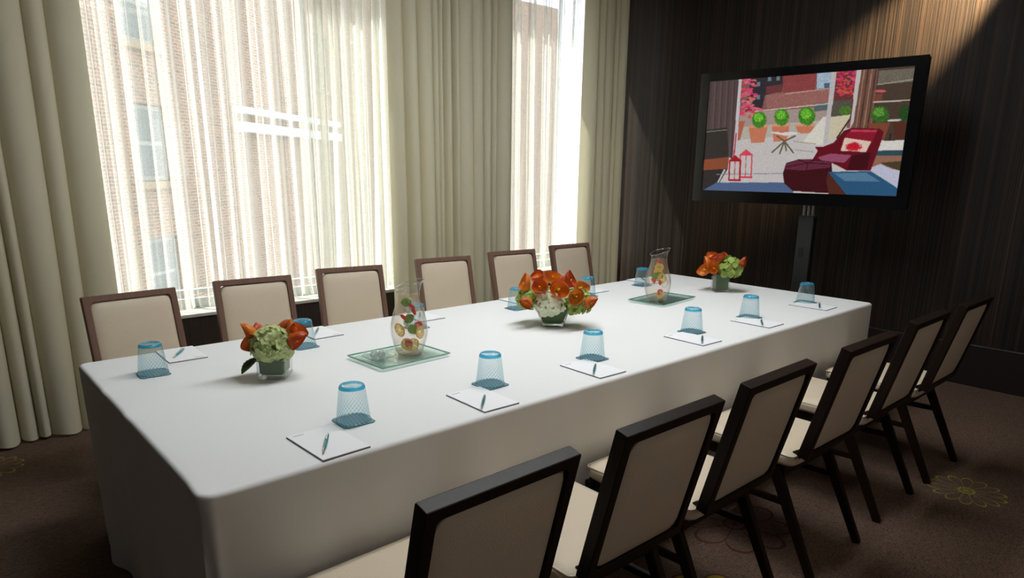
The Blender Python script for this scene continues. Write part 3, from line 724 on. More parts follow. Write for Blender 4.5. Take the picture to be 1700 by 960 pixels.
def in_carafe(base, side, z, inset=0.012):
    """point just inside the glass; side in -1..1 across the face turned to the room"""
    r = crad(z) - inset; to = Vector((-base[0], -base[1], 0)).normalized(); rt = Vector((-to.y, to.x, 0)).normalized()
    x = side * r; y = math.sqrt(max(0, r * r - x * x)) * 0.9
    return Vector((base[0], base[1], base[2] + z)) + rt * x + to * y, math.atan2(to.x * y * 1.0 + rt.x * x, -(to.y * y + rt.y * x))
def lemon(label, p, az, tilt, rad=0.026, grp=None):
    t = thing('lemon_slice', label, 'lemon slice', p, 0, grp); t.rotation_euler = (PI / 2 + tilt, 0, az)
    o = obj('rind', lathe([(rad * 0.9, -0.0025), (rad, -0.002), (rad * 1.03, 0), (rad, 0.002), (rad * 0.9, 0.0025)], 28), M['rind'], t); smooth(o, 60)
    obj('pith', lathe([(rad * 0.80, 0.0), (rad * 0.94, 0.0004), (rad * 0.94, -0.0004), (rad * 0.80, 0.0)], 28), M['pith'], t)
    bm = bmesh.new()
    for k in range(8):
        a0 = 2 * PI * k / 8 + 0.05; a1 = 2 * PI * (k + 1) / 8 - 0.05; am = (a0 + a1) / 2
        vs = [bm.verts.new((0.08 * rad * math.cos(am), 0.08 * rad * math.sin(am), 0))] + [bm.verts.new((0.84 * rad * math.cos(a0 + (a1 - a0) * j / 3), 0.84 * rad * math.sin(a0 + (a1 - a0) * j / 3), 0)) for j in range(4)]
        bm.faces.new(vs)
    obj('flesh', bm, M['lemon'], t)
def berry(label, p, az, rot, sz=0.017, grp=None):
    t = thing('strawberry_slice', label, 'strawberry', p, 0, grp); t.rotation_euler = (rot, rot * 0.6, az)
    pr = [(0, -1.15), (0.28, -1.0), (0.62, -0.45), (0.82, 0.1), (0.8, 0.5), (0.5, 0.78), (0, 0.7)]
    bm = lathe([(r * sz, z * sz) for r, z in pr], 16)
    for v in bm.verts: v.co.y *= 0.45
    o = obj('berry', bm, M['strawberry'], t); smooth(o, 60)
    bm = lathe([(r * sz * 0.6, z * sz * 0.6) for r, z in pr], 12)
    for v in bm.verts: v.co.y *= 0.35; v.co.y -= sz * 0.24
    o = obj('cut_face', bm, M['straw_in'], t); smooth(o, 60)
def mint(label, p, az, rot, L=0.036, grp=None):
    def fn(u, v):
        wdt = 0.38 * L * max(0.0, math.sin(PI * u)) ** 0.7; return ((v - 0.5) * 2 * wdt, 0.004 * math.sin(PI * u) - 0.003 * abs(v - 0.5), (u - 0.5) * L)
    t = thing('mint_leaf', label, 'leaf', p, 0, grp); t.rotation_euler = (0, rot, az)
    o = obj('blade', grid_mesh('blade', 10, 6, fn), M['mint'], t); o.data.shade_smooth()
    obj('midrib', tube([(0, 0.002 * math.sin(PI * u), (u - 0.5) * L) for u in (0.03, 0.3, 0.6, 0.95)], 0.0006, 5), M['stem'], t)
B1 = (1.565, 2.436, TZ + 0.0095); B2 = (3.395, 2.500, TZ + 0.0095)
make_carafe('clear fruit-water carafe on the green tray between the two low flower vases', B1, R(-25))
make_carafe('clear fruit-water carafe on the green tray near the dark wall', B2, R(-25))
for base, wh, items in (
    (B1, 'in the carafe beside the small dish', [('l', -0.72, 0.115, 0.5), ('l', 0.35, 0.052, -0.1), ('l', 0.80, 0.105, -0.4), ('l', -0.22, 0.053, 0.0),
        ('b', -0.45, 0.170, 0.9), ('b', 0.50, 0.195, 2.0), ('b', 0.70, 0.140, 1.2), ('b', -0.10, 0.058, 0.4), ('b', 0.35, 0.215, 1.5), ('m', 0.02, 0.165, 0.8), ('m', 0.22, 0.120, -0.5), ('m', -0.30, 0.232, 1.5)]),
    (B2, 'in the carafe near the dark wall', [('l', 0.10, 0.215, 0.3), ('l', 0.45, 0.150, -0.4), ('l', 0.40, 0.054, 0.2), ('l', -0.05, 0.185, 0.1),
        ('b', 0.05, 0.250, 1.5), ('b', -0.45, 0.135, 0.6), ('b', 0.25, 0.128, 2.2), ('b', 0.30, 0.070, 0.3), ('m', -0.40, 0.160, 0.3), ('m', 0.18, 0.168, -0.9)])):
    word = ['topmost', 'second-highest', 'third-highest', 'fourth-highest', 'fifth-highest']
    for kind, s, z, ro in items:
        od = word[sorted([q[2] for q in items if q[0] == kind], reverse=True).index(z)] + ' '
        p, az = in_carafe(base, s, z, 0.024 if kind == 'l' else 0.021)
        if kind == 'l': lemon(od + 'round lemon slice floating ' + wh, p, az, ro * 0.4, 0.026 if z > 0.17 or z < 0.06 else 0.0305, 'lemon slices ' + wh)
        elif kind == 'b': berry(od + 'red strawberry slice floating ' + wh, p, az, ro, 0.020, 'strawberry slices ' + wh)
        else: mint(od + 'green mint leaf floating ' + wh, p, az, ro, 0.050, 'mint leaves ' + wh)

def ice(label, p, az, sz, grp):
    bm = bmesh.new(); add_box(bm, (0, 0, 0), (sz, sz, sz), bevel=sz * 0.18, seg=3)
    for v in bm.verts: v.co *= 1 + 0.06 * math.sin(v.co.x * 300 + v.co.y * 210)
    o = obj('ice_cube', bm, M['ice'], None, p, (az, az * 0.7, az * 1.3)); smooth(o, 60); tag(o, label, 'ice cube', grp)
for base, wh in ((B1, 'in the carafe beside the small dish'), (B2, 'in the carafe near the dark wall')):
    for k, (sx, z) in enumerate(((0.25, 0.232), (-0.25, 0.200), (0.45, 0.165), (-0.55, 0.145))):
        p, az = in_carafe(base, sx * 0.6, z, 0.024); ice(['topmost', 'second-highest', 'third-highest', 'lowest'][k] + ' clear ice cube floating ' + wh, (p + Vector((base[0], base[1], p.z))) / 2, az + k, 0.026, 'ice cubes ' + wh)

# ------------------------------------------------------------------ flowers
def calla_mesh(seed, L=0.074, W=0.036):
    r = random.Random(seed); nu, nv = 24, 12; vs, fs, cols = [], [], []
    for j in range(nv + 1):
        v = j / nv
        for i in range(nu + 1):
            a = 2 * PI * i / nu * 1.0; fr = 0.5 - 0.5 * math.cos(a)      # 0 at the seam, 1 at the tip side
            rad = 0.005 + W * math.sin(PI / 2 * min(1.0, v * 1.12)) ** 1.25 * (0.70 + 0.30 * fr) * (1 - 0.22 * max(0, v - 0.75) / 0.25 * fr)
            ln = L * (0.60 + 0.40 * fr ** 1.2 + 0.06 * fr ** 8)
            curl = W * 0.24 * max(0, v - 0.78) / 0.22 * (1.0 - 0.5 * fr)
            rr = rad + curl * 0.8; z = ln * v - curl * 0.35 * (1 - fr)
            vs.append((-rr * math.cos(a), rr * math.sin(a) * 0.92 * (1 - 0.25 * max(0, v - .85) / .15 * fr), z))
            k = max(0, min(1, v)); b = 0.5 + 0.5 * math.sin(a * 3 + seed)
            y_, o_, d_ = np.array(rgb(246, 190, 44)[:3]), np.array(rgb(*((238, 136, 36), (234, 112, 34), (220, 88, 36), (236, 124, 30))[seed % 4])[:3]), np.array(rgb(136, 40, 26)[:3])
            c = y_ * (1 - min(1, k * 2.2)) + o_ * min(1, k * 2.2); e = max(0, (k - 0.48) / 0.52) ** 1.3 * (0.25 + 0.2 * (seed % 4) + 0.3 * b)
            c = c * (1 - e) + d_ * e; cols.append((*c, 1))
    for j in range(nv):
        for i in range(nu): k = j * (nu + 1) + i; fs.append((k, k + 1, k + nu + 2, k + nu + 1))
    me = bpy.data.meshes.new('calla_lily'); me.from_pydata(vs, [], fs); me.update()
    at = me.color_attributes.new('Col', 'FLOAT_COLOR', 'POINT')
    at.data.foreach_set('color', np.array(cols, dtype=np.float32).ravel()); me.shade_smooth(); me.materials.append(M['calla']); return me
CALLA = [calla_mesh(k) for k in range(4)]
SPAD = lathe([(0, 0.012), (0.004, 0.014), (0.0042, 0.04), (0.003, 0.05), (0, 0.053)], 10); _m = bpy.data.meshes.new('spadix'); SPAD.to_mesh(_m); SPAD.free(); _m.materials.append(M['spadix']); SPAD = _m
def floret_mesh():
    bm = bmesh.new()
    for k in range(4):
        a = PI / 2 * k; c, s = math.cos(a), math.sin(a); rows = []
        for u, wv, z in ((0.05, 0.12, 0.0), (0.35, 0.48, 0.10), (0.7, 0.55, 0.16), (1.0, 0.22, 0.05)):
            rows.append([bm.verts.new(((u * c - q * wv * s), (u * s + q * wv * c), z + 0.12 * abs(q))) for q in (-1, 0, 1)])
        for A, B in zip(rows[:-1], rows[1:]):
            for i in range(2): bm.faces.new((A[i], A[i + 1], B[i + 1], B[i]))
    me = bpy.data.meshes.new('floret'); bm.to_mesh(me); bm.free(); me.shade_smooth(); return me
FL = {}
for k in ('hyd_green', 'hyd_white', 'hyd_lime'):
    me = floret_mesh(); me.materials.append(M[k]); FL[k] = me
def hydrangea(parent, c, rad, mat, n, seed, label, sq=0.85, fsz=0.015):
    r = random.Random(seed); bm = bmesh.new(); bmesh.ops.create_icosphere(bm, subdivisions=2, radius=rad * 0.80)
    for v in bm.verts: v.co.z *= sq
    h = obj('hydrangea_head', bm, M['hyd_core'], parent, c); h.data.shade_smooth(); h['label'] = label
    g = PI * (3 - math.sqrt(5))
    for i in range(n):
        z = 1 - 1.75 * (i + 0.5) / n; q = math.sqrt(max(0, 1 - z * z)); a = g * i
        d = Vector((q * math.cos(a), q * math.sin(a), z)); d += Vector((r.uniform(-.12, .12), r.uniform(-.12, .12), r.uniform(-.12, .12))); d.normalize()
        k = rad * (0.86 + 0.2 * r.random())
        o = obj('floret', FL[mat], None, h, (d.x * k, d.y * k, d.z * k * sq))
        o.rotation_euler = (Matrix(d.to_track_quat('Z', 'Y').to_matrix()) @ Matrix.Rotation(r.uniform(0, 6), 3, 'Z') @ Matrix.Rotation(r.uniform(-.7, .7), 3, 'X')).to_euler()
        s = fsz * r.uniform(0.8, 1.2); o.scale = (s, s, s)
    return h
def calla(parent, p, d, k=0, s=1.0, roll=0.0, root=(0, 0, 0.06)):
    o = obj('calla_lily', CALLA[k % 4], None, parent, p); d = Vector(d).normalized()
    o.rotation_euler = (d.to_track_quat('Z', 'X').to_matrix() @ Matrix.Rotation(roll, 3, 'Z')).to_euler(); o.scale = (s, s, s)
    obj('spadix', SPAD, None, o)
    st = obj('stem', tube([(0, 0, 0.006), (0, 0, -0.02), (0, 0, -0.05)], 0.0042, 6), M['stem'], o); smooth(st, 80)
def vase_body(parent, s0, s1, h, wall=0.006, foot=0.014):
    """square glass vase, s0 wide at the foot, s1 at the rim, with thick foot and leaf lining"""
    def frust(a, b, z0, z1, bev=0.0):
        bm = bmesh.new(); add_box(bm, (0, 0, (z0 + z1) / 2), (b, b, z1 - z0), taper=(a / b, a / b))
        return bm
    bm = frust(s0, s1, 0, h); bmesh.ops.delete(bm, geom=[f for f in bm.faces if f.normal.z > 0.9], context='FACES')
    bmesh.ops.bevel(bm, geom=[e for e in bm.edges if len(e.link_faces) == 2 and abs(e.verts[0].co.z - e.verts[1].co.z) > 0.01], offset=0.005, segments=2, affect='EDGES')
    o = obj('glass_body', bm, M['clear'], parent); smooth(o, 40)
    k = foot / h; bm = frust(s0 - 0.002, s0 + (s1 - s0) * k - 0.002, 0.0003, foot)
    bmesh.ops.bevel(bm, geom=list(bm.edges), offset=0.003, segments=2, affect='EDGES'); smooth(obj('glass_foot', bm, M['clear_thick'], parent), 40)
    a = s0 + (s1 - s0) * k - 2 * wall - 0.004; b = s1 - 2 * wall - 0.002
    bm = frust(a, b, foot + 0.001, h - 0.004); bmesh.ops.bevel(bm, geom=list(bm.edges), offset=0.006, segments=2, affect='EDGES')
    smooth(obj('leaf_lining', bm, M['leaf_wrap'], parent), 40)
    hw = s1 / 2 - 0.0015; pts = [(-hw, -hw, h), (hw, -hw, h), (hw, hw, h), (-hw, hw, h), (-hw, -hw, h)]
    P = [tuple(Vector(a_).lerp(Vector(b_), i / 4)) for a_, b_ in zip(pts[:-1], pts[1:]) for i in range(4)] + [pts[-1]]
    smooth(obj('rim', tube(P, 0.003, 6), M['clear_thick'], parent), 80)
def leaf(parent, p, d, L=0.075, W=0.028, roll=0.0):
    def fn(u, v):
        wd = W * max(0.0, math.sin(PI * min(1, u * 0.93 + 0.07))) ** 0.8 * (1 + 0.06 * math.sin(u * 40)); return ((v - 0.5) * 2 * wd, 0.35 * wd * abs(v - 0.5) * 2, u * L)
    o = obj('leaf', grid_mesh('leaf', 20, 6, fn), M['leaf'], parent, p); d = Vector(d).normalized(); o.data.shade_smooth()
    o.rotation_euler = (d.to_track_quat('Z', 'Y').to_matrix() @ Matrix.Rotation(roll, 3, 'Z')).to_euler(); o.modifiers.new('t', 'SOLIDIFY').thickness = 0.001
# local frame helper: vx = picture right, vy = away from the room side
def local_axes(loc, rz):
    to = Vector((loc[0], loc[1], 0)).normalized(); rt = Vector((to.y, -to.x, 0)); q = Matrix.Rotation(-rz, 3, 'Z'); return q @ rt, q @ to
def arrangement(label, loc, rz, s0, s1, h, heads, callas, leaves, drop=0.0):
    t = thing('flower_vase', label, 'flowers', loc, rz); vase_body(t, s0, s1, h)
    rt, aw = local_axes(loc, rz)
    P = lambda a, b, z: tuple(rt * a + aw * b + Vector((0, 0, z)))
    for i, (a, b, z, rad, mat, n, lab, fs) in enumerate(heads): hydrangea(t, P(a, b, z), rad, mat, n, i * 7 + int(loc[0] * 100), lab, 0.88, fs)
    for i, (a, b, z, da, db, dz, s) in enumerate(callas): calla(t, P(a, b, z - drop), P(da, db, dz - drop * 6), i, s, roll=(i * 2.1) % 6.28)
    for (a, b, z, da, db, dz, L) in leaves: leaf(t, P(a, b, z), P(da, db, dz), L)
    return t
arrangement('low cube vase with one pale green hydrangea and orange callas at the open table end', (1.000, 2.522, TZ + 0.0006), R(-40), 0.108, 0.108, 0.088,
    [(-0.005, -0.012, 0.128, 0.078, 'hyd_green', 130, 'pale green hydrangea head', 0.019)],
    [(-0.035, 0.02, 0.165, -0.9, -0.2, 0.12, 1.1), (-0.035, -0.015, 0.152, -0.9, -0.55, -0.08, 1.0), (-0.015, 0.045, 0.165, -0.75, -0.15, 0.16, 1.05), (0.0, 0.045, 0.164, 0.55, -0.25, 0.10, 1.1),
     (0.03, 0.035, 0.172, 0.85, -0.3, 0.15, 1.15), (0.045, 0.0, 0.175, 0.9, -0.5, 0.05, 1.05), (0.05, -0.025, 0.160, 0.75, -0.65, -0.25, 1.1)],
    [(-0.06, -0.03, 0.085, -0.75, -0.45, -0.62, 0.085)])
arrangement('wide flared vase with white and lime hydrangeas under a mass of orange callas', (2.475, 2.476, TZ + 0.0006), R(-44), 0.105, 0.172, 0.10,
    [(-0.015, -0.052, 0.122, 0.074, 'hyd_white', 120, 'creamy white hydrangea head', 0.021), (-0.125, 0.0, 0.135, 0.062, 'hyd_lime', 80, 'lime green hydrangea head', 0.015), (0.125, -0.02, 0.125, 0.078, 'hyd_lime', 110, 'lime green hydrangea head', 0.016), (0.02, 0.07, 0.14, 0.07, 'hyd_lime', 36, 'lime green hydrangea head', 0.016)],
    [(-0.12, 0.0, 0.20, -0.5, -0.2, 0.75, 1.15), (-0.08, 0.04, 0.215, -0.1, 0.1, 0.9, 1.15), (-0.06, -0.03, 0.208, -0.15, -0.75, 0.55, 1.2), (-0.11, -0.06, 0.165, -0.55, -0.75, -0.15, 1.0), (0.0, 0.03, 0.225, -0.05, -0.35, 0.85, 1.25),
     (0.02, -0.055, 0.215, 0.12, -0.8, 0.35, 1.3), (0.06, 0.03, 0.215, 0.45, -0.2, 0.75, 1.15), (0.10, -0.065, 0.195, 0.25, -0.85, 0.15, 1.2), (0.10, 0.02, 0.20, 0.75, -0.2, 0.5, 1.1), (0.15, -0.05, 0.165, 0.75, -0.55, -0.05, 1.1), (0.03, 0.08, 0.21, 0.3, 0.6, 0.7, 1.1), (-0.04, 0.08, 0.21, -0.3, 0.6, 0.7, 1.1)],
    [], 0.022)
arrangement('small cube vase of red-orange callas and green hydrangea at the dark wall end', (4.076, 2.488, TZ + 0.0006), R(-38), 0.098, 0.100, 0.118,
    [(0.052, 0.0, 0.162, 0.080, 'hyd_lime', 110, 'lime green hydrangea head', 0.020)],
    [(-0.05, 0.0, 0.175, -0.85, -0.2, 0.45, 1.2), (-0.04, 0.03, 0.20, -0.45, 0.1, 0.8, 1.2), (-0.02, 0.0, 0.20, -0.1, -0.3, 0.9, 1.25), (-0.03, -0.04, 0.175, -0.35, -0.85, 0.25, 1.15), (-0.06, -0.02, 0.16, -0.95, -0.35, 0.12, 1.2), (0.01, 0.04, 0.20, 0.2, 0.3, 0.9, 1.1), (0.10, -0.02, 0.205, 0.7, -0.3, 0.4, 0.9)],
    [], 0.016)

# ------------------------------------------------------------------ television
def homog(src, dst):
    A = []
    for (x, y), (u, v) in zip(src, dst):
        A.append([x, y, 1, 0, 0, 0, -u * x, -u * y, -u]); A.append([0, 0, 0, x, y, 1, -v * x, -v * y, -v])
    return np.linalg.svd(np.array(A, float))[2][-1].reshape(3, 3)
def screen_picture(nx, ny):
    Hm = homog([(0, 0), (1, 0), (1, 1), (0, 1)], [(207, 230), (1163, 150), (1087, 763), (180, 730)])
    gx, gy = np.meshgrid((np.arange(nx) + 0.5) / nx, (np.arange(ny) + 0.5) / ny)
    q = np.stack([gx, gy, np.ones_like(gx)], -1) @ Hm.T; px, py = q[..., 0] / q[..., 2], q[..., 1] / q[..., 2]
    img = np.zeros((ny, nx, 3)); img[:] = (198, 194, 192); rg = np.random.default_rng(3)
    def inside(P):
        m = np.zeros(px.shape, bool); n = len(P)
        for i in range(n):
            (x0, y0), (x1, y1) = P[i], P[(i + 1) % n]
            if y0 == y1: continue
            c = ((y0 > py) != (y1 > py)) & (px < (x1 - x0) * (py - y0) / (y1 - y0) + x0); m ^= c
        return m
    def poly(col, *P, n=0): put(inside(P), col, n)
    def put(m, col, n=0):
        v = np.array(col, float)[None].repeat(m.sum(), 0)
        if n: v = v * (1 + rg.uniform(-n, n, (m.sum(), 1)))
        img[m] = v
    def ell(col, cx, cy, rx, ry, n=0, fuzz=0.0):
        m = ((px - cx) / rx) ** 2 + ((py - cy) / ry) ** 2 < 1 + (rg.uniform(-fuzz, fuzz, px.shape) if fuzz else 0); put(m, col, n)
    def line(col, p, q_, wd):
        d = np.array(q_, float) - p; L = np.hypot(*d); t_ = np.clip(((px - p[0]) * d[0] + (py - p[1]) * d[1]) / L ** 2, 0, 1)
        put(np.hypot(px - p[0] - t_ * d[0], py - p[1] - t_ * d[1]) < wd / 2, col)
    poly((142, 100, 96), (340, 210), (1170, 140), (1150, 480), (750, 430), (340, 440), n=.1)
    poly((58, 54, 60), (395, 210), (545, 195), (540, 270), (460, 292), (450, 350), (370, 370), n=.15)
    for a, b in ((430, 240), (430, 300), (480, 215), (520, 212), (395, 320)): poly((120, 135, 150), (a - 8, b - 9), (a + 8, b - 10), (a + 8, b + 9), (a - 8, b + 10))
    poly((150, 76, 76), (540, 200), (700, 188), (690, 272), (545, 285), n=.12); poly((120, 66, 66), (465, 250), (540, 240), (540, 275), (465, 285), n=.1)
    poly((164, 112, 106), (465, 288), (762, 258), (756, 410), (470, 375), n=.12); line((190, 165, 155), (555, 285), (765, 258), 5)
    poly((172, 190, 206), (700, 188), (768, 182), (766, 256), (700, 262), n=.1); poly((90, 110, 130), (735, 235), (760, 232), (760, 256), (735, 258))
    poly((176, 158, 150), (345, 372), (762, 345), (756, 420), (345, 440), n=.06); poly((100, 112, 112), (690, 330), (752, 324), (752, 360), (690, 366)); line((205, 205, 195), (400, 368), (752, 330), 5)
    poly((190, 186, 176), (340, 440), (756, 405), (750, 470), (340, 505)); poly((205, 200, 198), (330, 500), (750, 460), (1120, 480), (1110, 700), (245, 700))
    for k in range(110):
        a, b = rg.uniform(342, 425), rg.uniform(215, 405)
        if a - 342 < 85 - abs(b - 250) * 0.25 or b > 350: ell((220, 86 + rg.uniform(-30, 50), 108 + rg.uniform(-20, 40)), a, b, rg.uniform(5, 13), rg.uniform(3, 6))
    for a in range(3): ell((224, 110, 130), 420 + a * 12, 352 + a * 4, 16, 5)
    poly((188, 110, 84), (340, 412), (372, 410), (350, 500), (338, 500))
    for c in ((388, 438, 477, 436, 462, 510, 402, 514), (496, 433, 578, 430, 566, 502, 506, 508), (605, 432, 695, 428, 680, 466, 620, 470)):
        poly((206, 132, 102), c[0:2], c[2:4], c[4:6], c[6:8], n=.04); line((228, 158, 126), c[0:2], c[2:4], 9)
    for a, b, r1, r2 in ((437, 405, 33, 38), (540, 393, 34, 39), (657, 388, 40, 43)):
        ell((78, 140, 44), a, b, r1, r2, .35, .18); ell((118, 190, 62), a - 4, b - 10, r1 * .65, r2 * .55, .35, .3)
    poly((96, 80, 78), (180, 225), (342, 215), (330, 592), (300, 578), (170, 740), n=.05)
    for k in range(14): line((74 + (k % 3) * 18, 62 + (k % 3) * 14, 62 + (k % 3) * 14), (212 + k * 9, 225), (200 + k * 9.4, 580), 4)
    poly((62, 54, 50), (170, 455), (290, 440), (300, 575), (170, 600), n=.1); line((128, 138, 118), (195, 462), (288, 452), 4)
    poly((150, 86, 58), (170, 592), (300, 578), (297, 632), (170, 640)); poly((58, 50, 48), (170, 640), (297, 632), (235, 740), (170, 740)); line((206, 204, 208), (282, 638), (238, 726), 8)
    poly((206, 202, 206), (338, 215), (352, 214), (334, 592), (318, 592)); line((190, 70, 90), (332, 470), (322, 592), 6)
    poly((224, 222, 214), (485, 464), (560, 458), (636, 468), (560, 480)); poly((205, 120, 110), (532, 458), (575, 452), (575, 462), (532, 466))
    for q_ in ((500, 556), (535, 562), (565, 548), (598, 558), (520, 480), (605, 480)): line((112, 102, 84), (556, 505), q_, 7)
    poly((224, 219, 208), (640, 508), (735, 390), (760, 395), (745, 520), (690, 522)); line((170, 160, 140), (600, 505), (700, 518), 4); line((160, 150, 135), (610, 545), (690, 555), 3)
    poly((120, 60, 62), (788, 182), (888, 172), (868, 400), (760, 500), n=.2)
    for k in range(90): ell((206, 54 + rg.uniform(-30, 60), 84 + rg.uniform(-30, 50)), rg.uniform(792, 884), rg.uniform(178, 290), rg.uniform(4, 11), rg.uniform(3, 7))
    poly((96, 92, 80), (780, 315), (868, 310), (862, 380), (770, 392), n=.15); ell((86, 128, 50), 836, 362, 28, 22, .3, .3)
    poly((212, 202, 176), (768, 392), (862, 380), (830, 475), (758, 502)); line((60, 50, 40), (858, 402), (800, 490), 7)
    poly((196, 192, 192), (768, 184), (792, 182), (757, 512), (736, 522)); poly((202, 198, 194), (886, 174), (910, 172), (882, 405), (858, 450))
    poly((122, 88, 74), (908, 172), (988, 164), (952, 445), (872, 450))
    for k in range(4): line((84, 58, 48) if k % 2 else (165, 128, 108), (922 + k * 18, 170), (888 + k * 18, 445), 6)
    poly((84, 68, 56), (986, 164), (1170, 148), (1125, 505), (956, 520), n=.08); poly((120, 112, 98), (990, 175), (1160, 160), (1150, 225), (985, 240), n=.15); line((170, 165, 150), (985, 240), (1150, 215), 5)
    poly((130, 78, 60), (975, 285), (1010, 282), (1005, 318), (968, 320)); line((196, 190, 178), (968, 322), (1140, 312), 6); line((205, 205, 200), (1040, 408), (1132, 404), 8)
    ell((210, 100, 110), 1000, 270, 26, 7); ell((66, 112, 42), 1000, 380, 43, 40, .35, .2); ell((100, 152, 62), 995, 368, 26, 22, .35, .3); ell((46, 82, 34), 1117, 375, 28, 38, .3, .2)
    poly((138, 80, 58), (942, 420), (1050, 417), (1020, 502), (958, 500)); poly((96, 54, 42), (1062, 415), (1135, 414), (1122, 492), (1074, 496)); line((40, 30, 28), (1052, 470), (1040, 550), 5)
    poly((222, 218, 212), (1002, 502), (1062, 502), (1120, 498), (1112, 548), (984, 548)); poly((58, 88, 96), (985, 550), (1114, 546), (1110, 572), (980, 572)); poly((158, 116, 96), (980, 572), (1112, 572), (1102, 640), (960, 630))
    poly((112, 18, 36), (688, 592), (712, 550), (699, 532), (738, 530), (785, 512), (832, 456), (872, 442), (1000, 447), (1020, 462), (1002, 525), (962, 642), (850, 642), (772, 602))
    poly((150, 28, 52), (852, 462), (988, 456), (962, 520), (826, 505)); poly((196, 70, 96), (866, 450), (990, 452), (985, 462), (860, 462)); poly((160, 88, 116), (712, 580), (772, 562), (872, 570), (838, 606), (730, 596)); poly((74, 12, 24), (872, 572), (960, 556), (945, 636), (850, 640))
    poly((228, 204, 188), (836, 488), (962, 506), (938, 556), (818, 550)); ell((202, 34, 54), 878, 531, 36, 20, .15, .5)
    poly((72, 16, 22), (552, 655), (566, 606), (622, 590), (702, 590), (777, 602), (781, 645), (770, 748), (598, 736), (560, 704)); poly((112, 50, 70), (566, 608), (640, 588), (776, 602), (770, 628), (640, 642), (558, 634))
    for q_ in ((566, 625), (620, 592), (700, 592), (772, 612), (660, 640)): line((64, 20, 32), (668, 606), q_, 4)
    poly((92, 112, 148), (170, 740), (246, 696), (556, 697), (602, 738), (600, 760)); line((150, 150, 160), (246, 658), (552, 655), 4)
    poly((52, 98, 134), (762, 648), (962, 645), (1092, 726), (1088, 770), (850, 758)); poly((96, 136, 164), (790, 655), (940, 652), (1010, 695), (840, 690)); poly((92, 48, 36), (762, 648), (852, 758), (768, 752), (754, 690))
    poly((84, 74, 50), (1008, 606), (1108, 598), (1102, 645), (1040, 622)); poly((198, 198, 218), (964, 628), (1006, 612), (1104, 652), (1096, 730), (985, 655))
    for a, b, ww, hh, col in ((380, 568, 54, 104, (220, 80, 100)), (330, 595, 50, 90, (176, 34, 48))):
        for x in (a - ww / 2, a + ww / 2, a): line(col, (x, b), (x - 2, b + hh), 6 if x != a else 3)
        line(col, (a - ww / 2, b + hh), (a + ww / 2, b + hh), 9); line(col, (a - ww / 2, b), (a + ww / 2, b), 8); poly(col, (a - ww / 2 - 4, b), (a, b - 26), (a + ww / 2 + 4, b))
    p_ = np.pad(img, ((1, 1), (1, 1), (0, 0)), 'edge'); img = 0.5 * img + 0.125 * (p_[:-2, 1:-1] + p_[2:, 1:-1] + p_[1:-1, :-2] + p_[1:-1, 2:])
    img = img * (1 + rg.normal(0, 0.035, img.shape[:2]))[..., None]
    s = np.clip(img, 0, 255) / 255.0
    s = s ** 1.12
    return np.where(s <= 0.04045, s / 12.92, ((s + 0.055) / 1.055) ** 2.4)

TVL = Vector((5.000, 3.385)); TVR = Vector((5.185, 1.785))      # left and right edge of the set in plan
tc = (TVL + TVR) / 2; tdir = (TVR - TVL).normalized(); TVW = (TVR - TVL).length
tva = math.atan2(tdir.y, tdir.x)                                  # local +X runs to the viewer's right, local -Y faces the room
ZB, ZT = 1.305, 2.300; TH = ZT - ZB
tv = thing('television', 'black flat television showing a terrace with a red armchair', 'television', (tc.x, tc.y, ZB), tva)
bm = box((0, 0.05, TH / 2), (TVW, 0.05, TH), bevel=0.012, seg=3); smooth(obj('casing', bm, M['tv_body'], tv), 40)
SX0, SX1, SZ0, SZ1 = -TVW / 2 + 0.075, TVW / 2 - 0.075, 0.088, TH - 0.062
bz = bmesh.new()
for c, s in ((((SX0 + SX1) / 2, 0.012, (SZ1 + TH) / 2), (TVW, 0.026, TH - SZ1)), (((SX0 + SX1) / 2, 0.012, SZ0 / 2), (TVW, 0.026, SZ0)),
             (((-TVW / 2 + SX0) / 2, 0.012, (SZ0 + SZ1) / 2), (SX0 + TVW / 2, 0.026, SZ1 - SZ0)), (((TVW / 2 + SX1) / 2, 0.012, (SZ0 + SZ1) / 2), (TVW / 2 - SX1, 0.026, SZ1 - SZ0))):
    add_box(bz, c, s)
bmesh.ops.remove_doubles(bz, verts=bz.verts, dist=0.0005)
obj('bezel', bz, M['tv_black'], tv)
NX, NY = 420, 240
pic = screen_picture(NX, NY)
me = grid_mesh('screen', NX, NY, lambda u, v: (SX0 + (SX1 - SX0) * u, 0.012, SZ0 + (SZ1 - SZ0) * v))
at = me.color_attributes.new('Col', 'FLOAT_COLOR', 'CORNER')
fc = np.concatenate([pic[::-1].reshape(-1, 3), np.ones((NX * NY, 1))], 1).astype(np.float32)
at.data.foreach_set('color', np.repeat(fc, 4, axis=0).ravel())
t = NT('lit_tv_screen'); an = t.n('ShaderNodeAttribute', attribute_name='Col'); b = t.n('ShaderNodeBsdfPrincipled')
b.inputs['Base Color'].default_value = (0.005, 0.005, 0.006, 1); b.inputs['Roughness'].default_value = 0.25; b.inputs['Specular IOR Level'].default_value = 0.2
t.l(an.outputs[0], b.inputs['Emission Color']); b.inputs['Emission Strength'].default_value = 0.80; t.l(b.outputs[0], t.out.inputs[0])
obj('screen', me, t.m, tv)

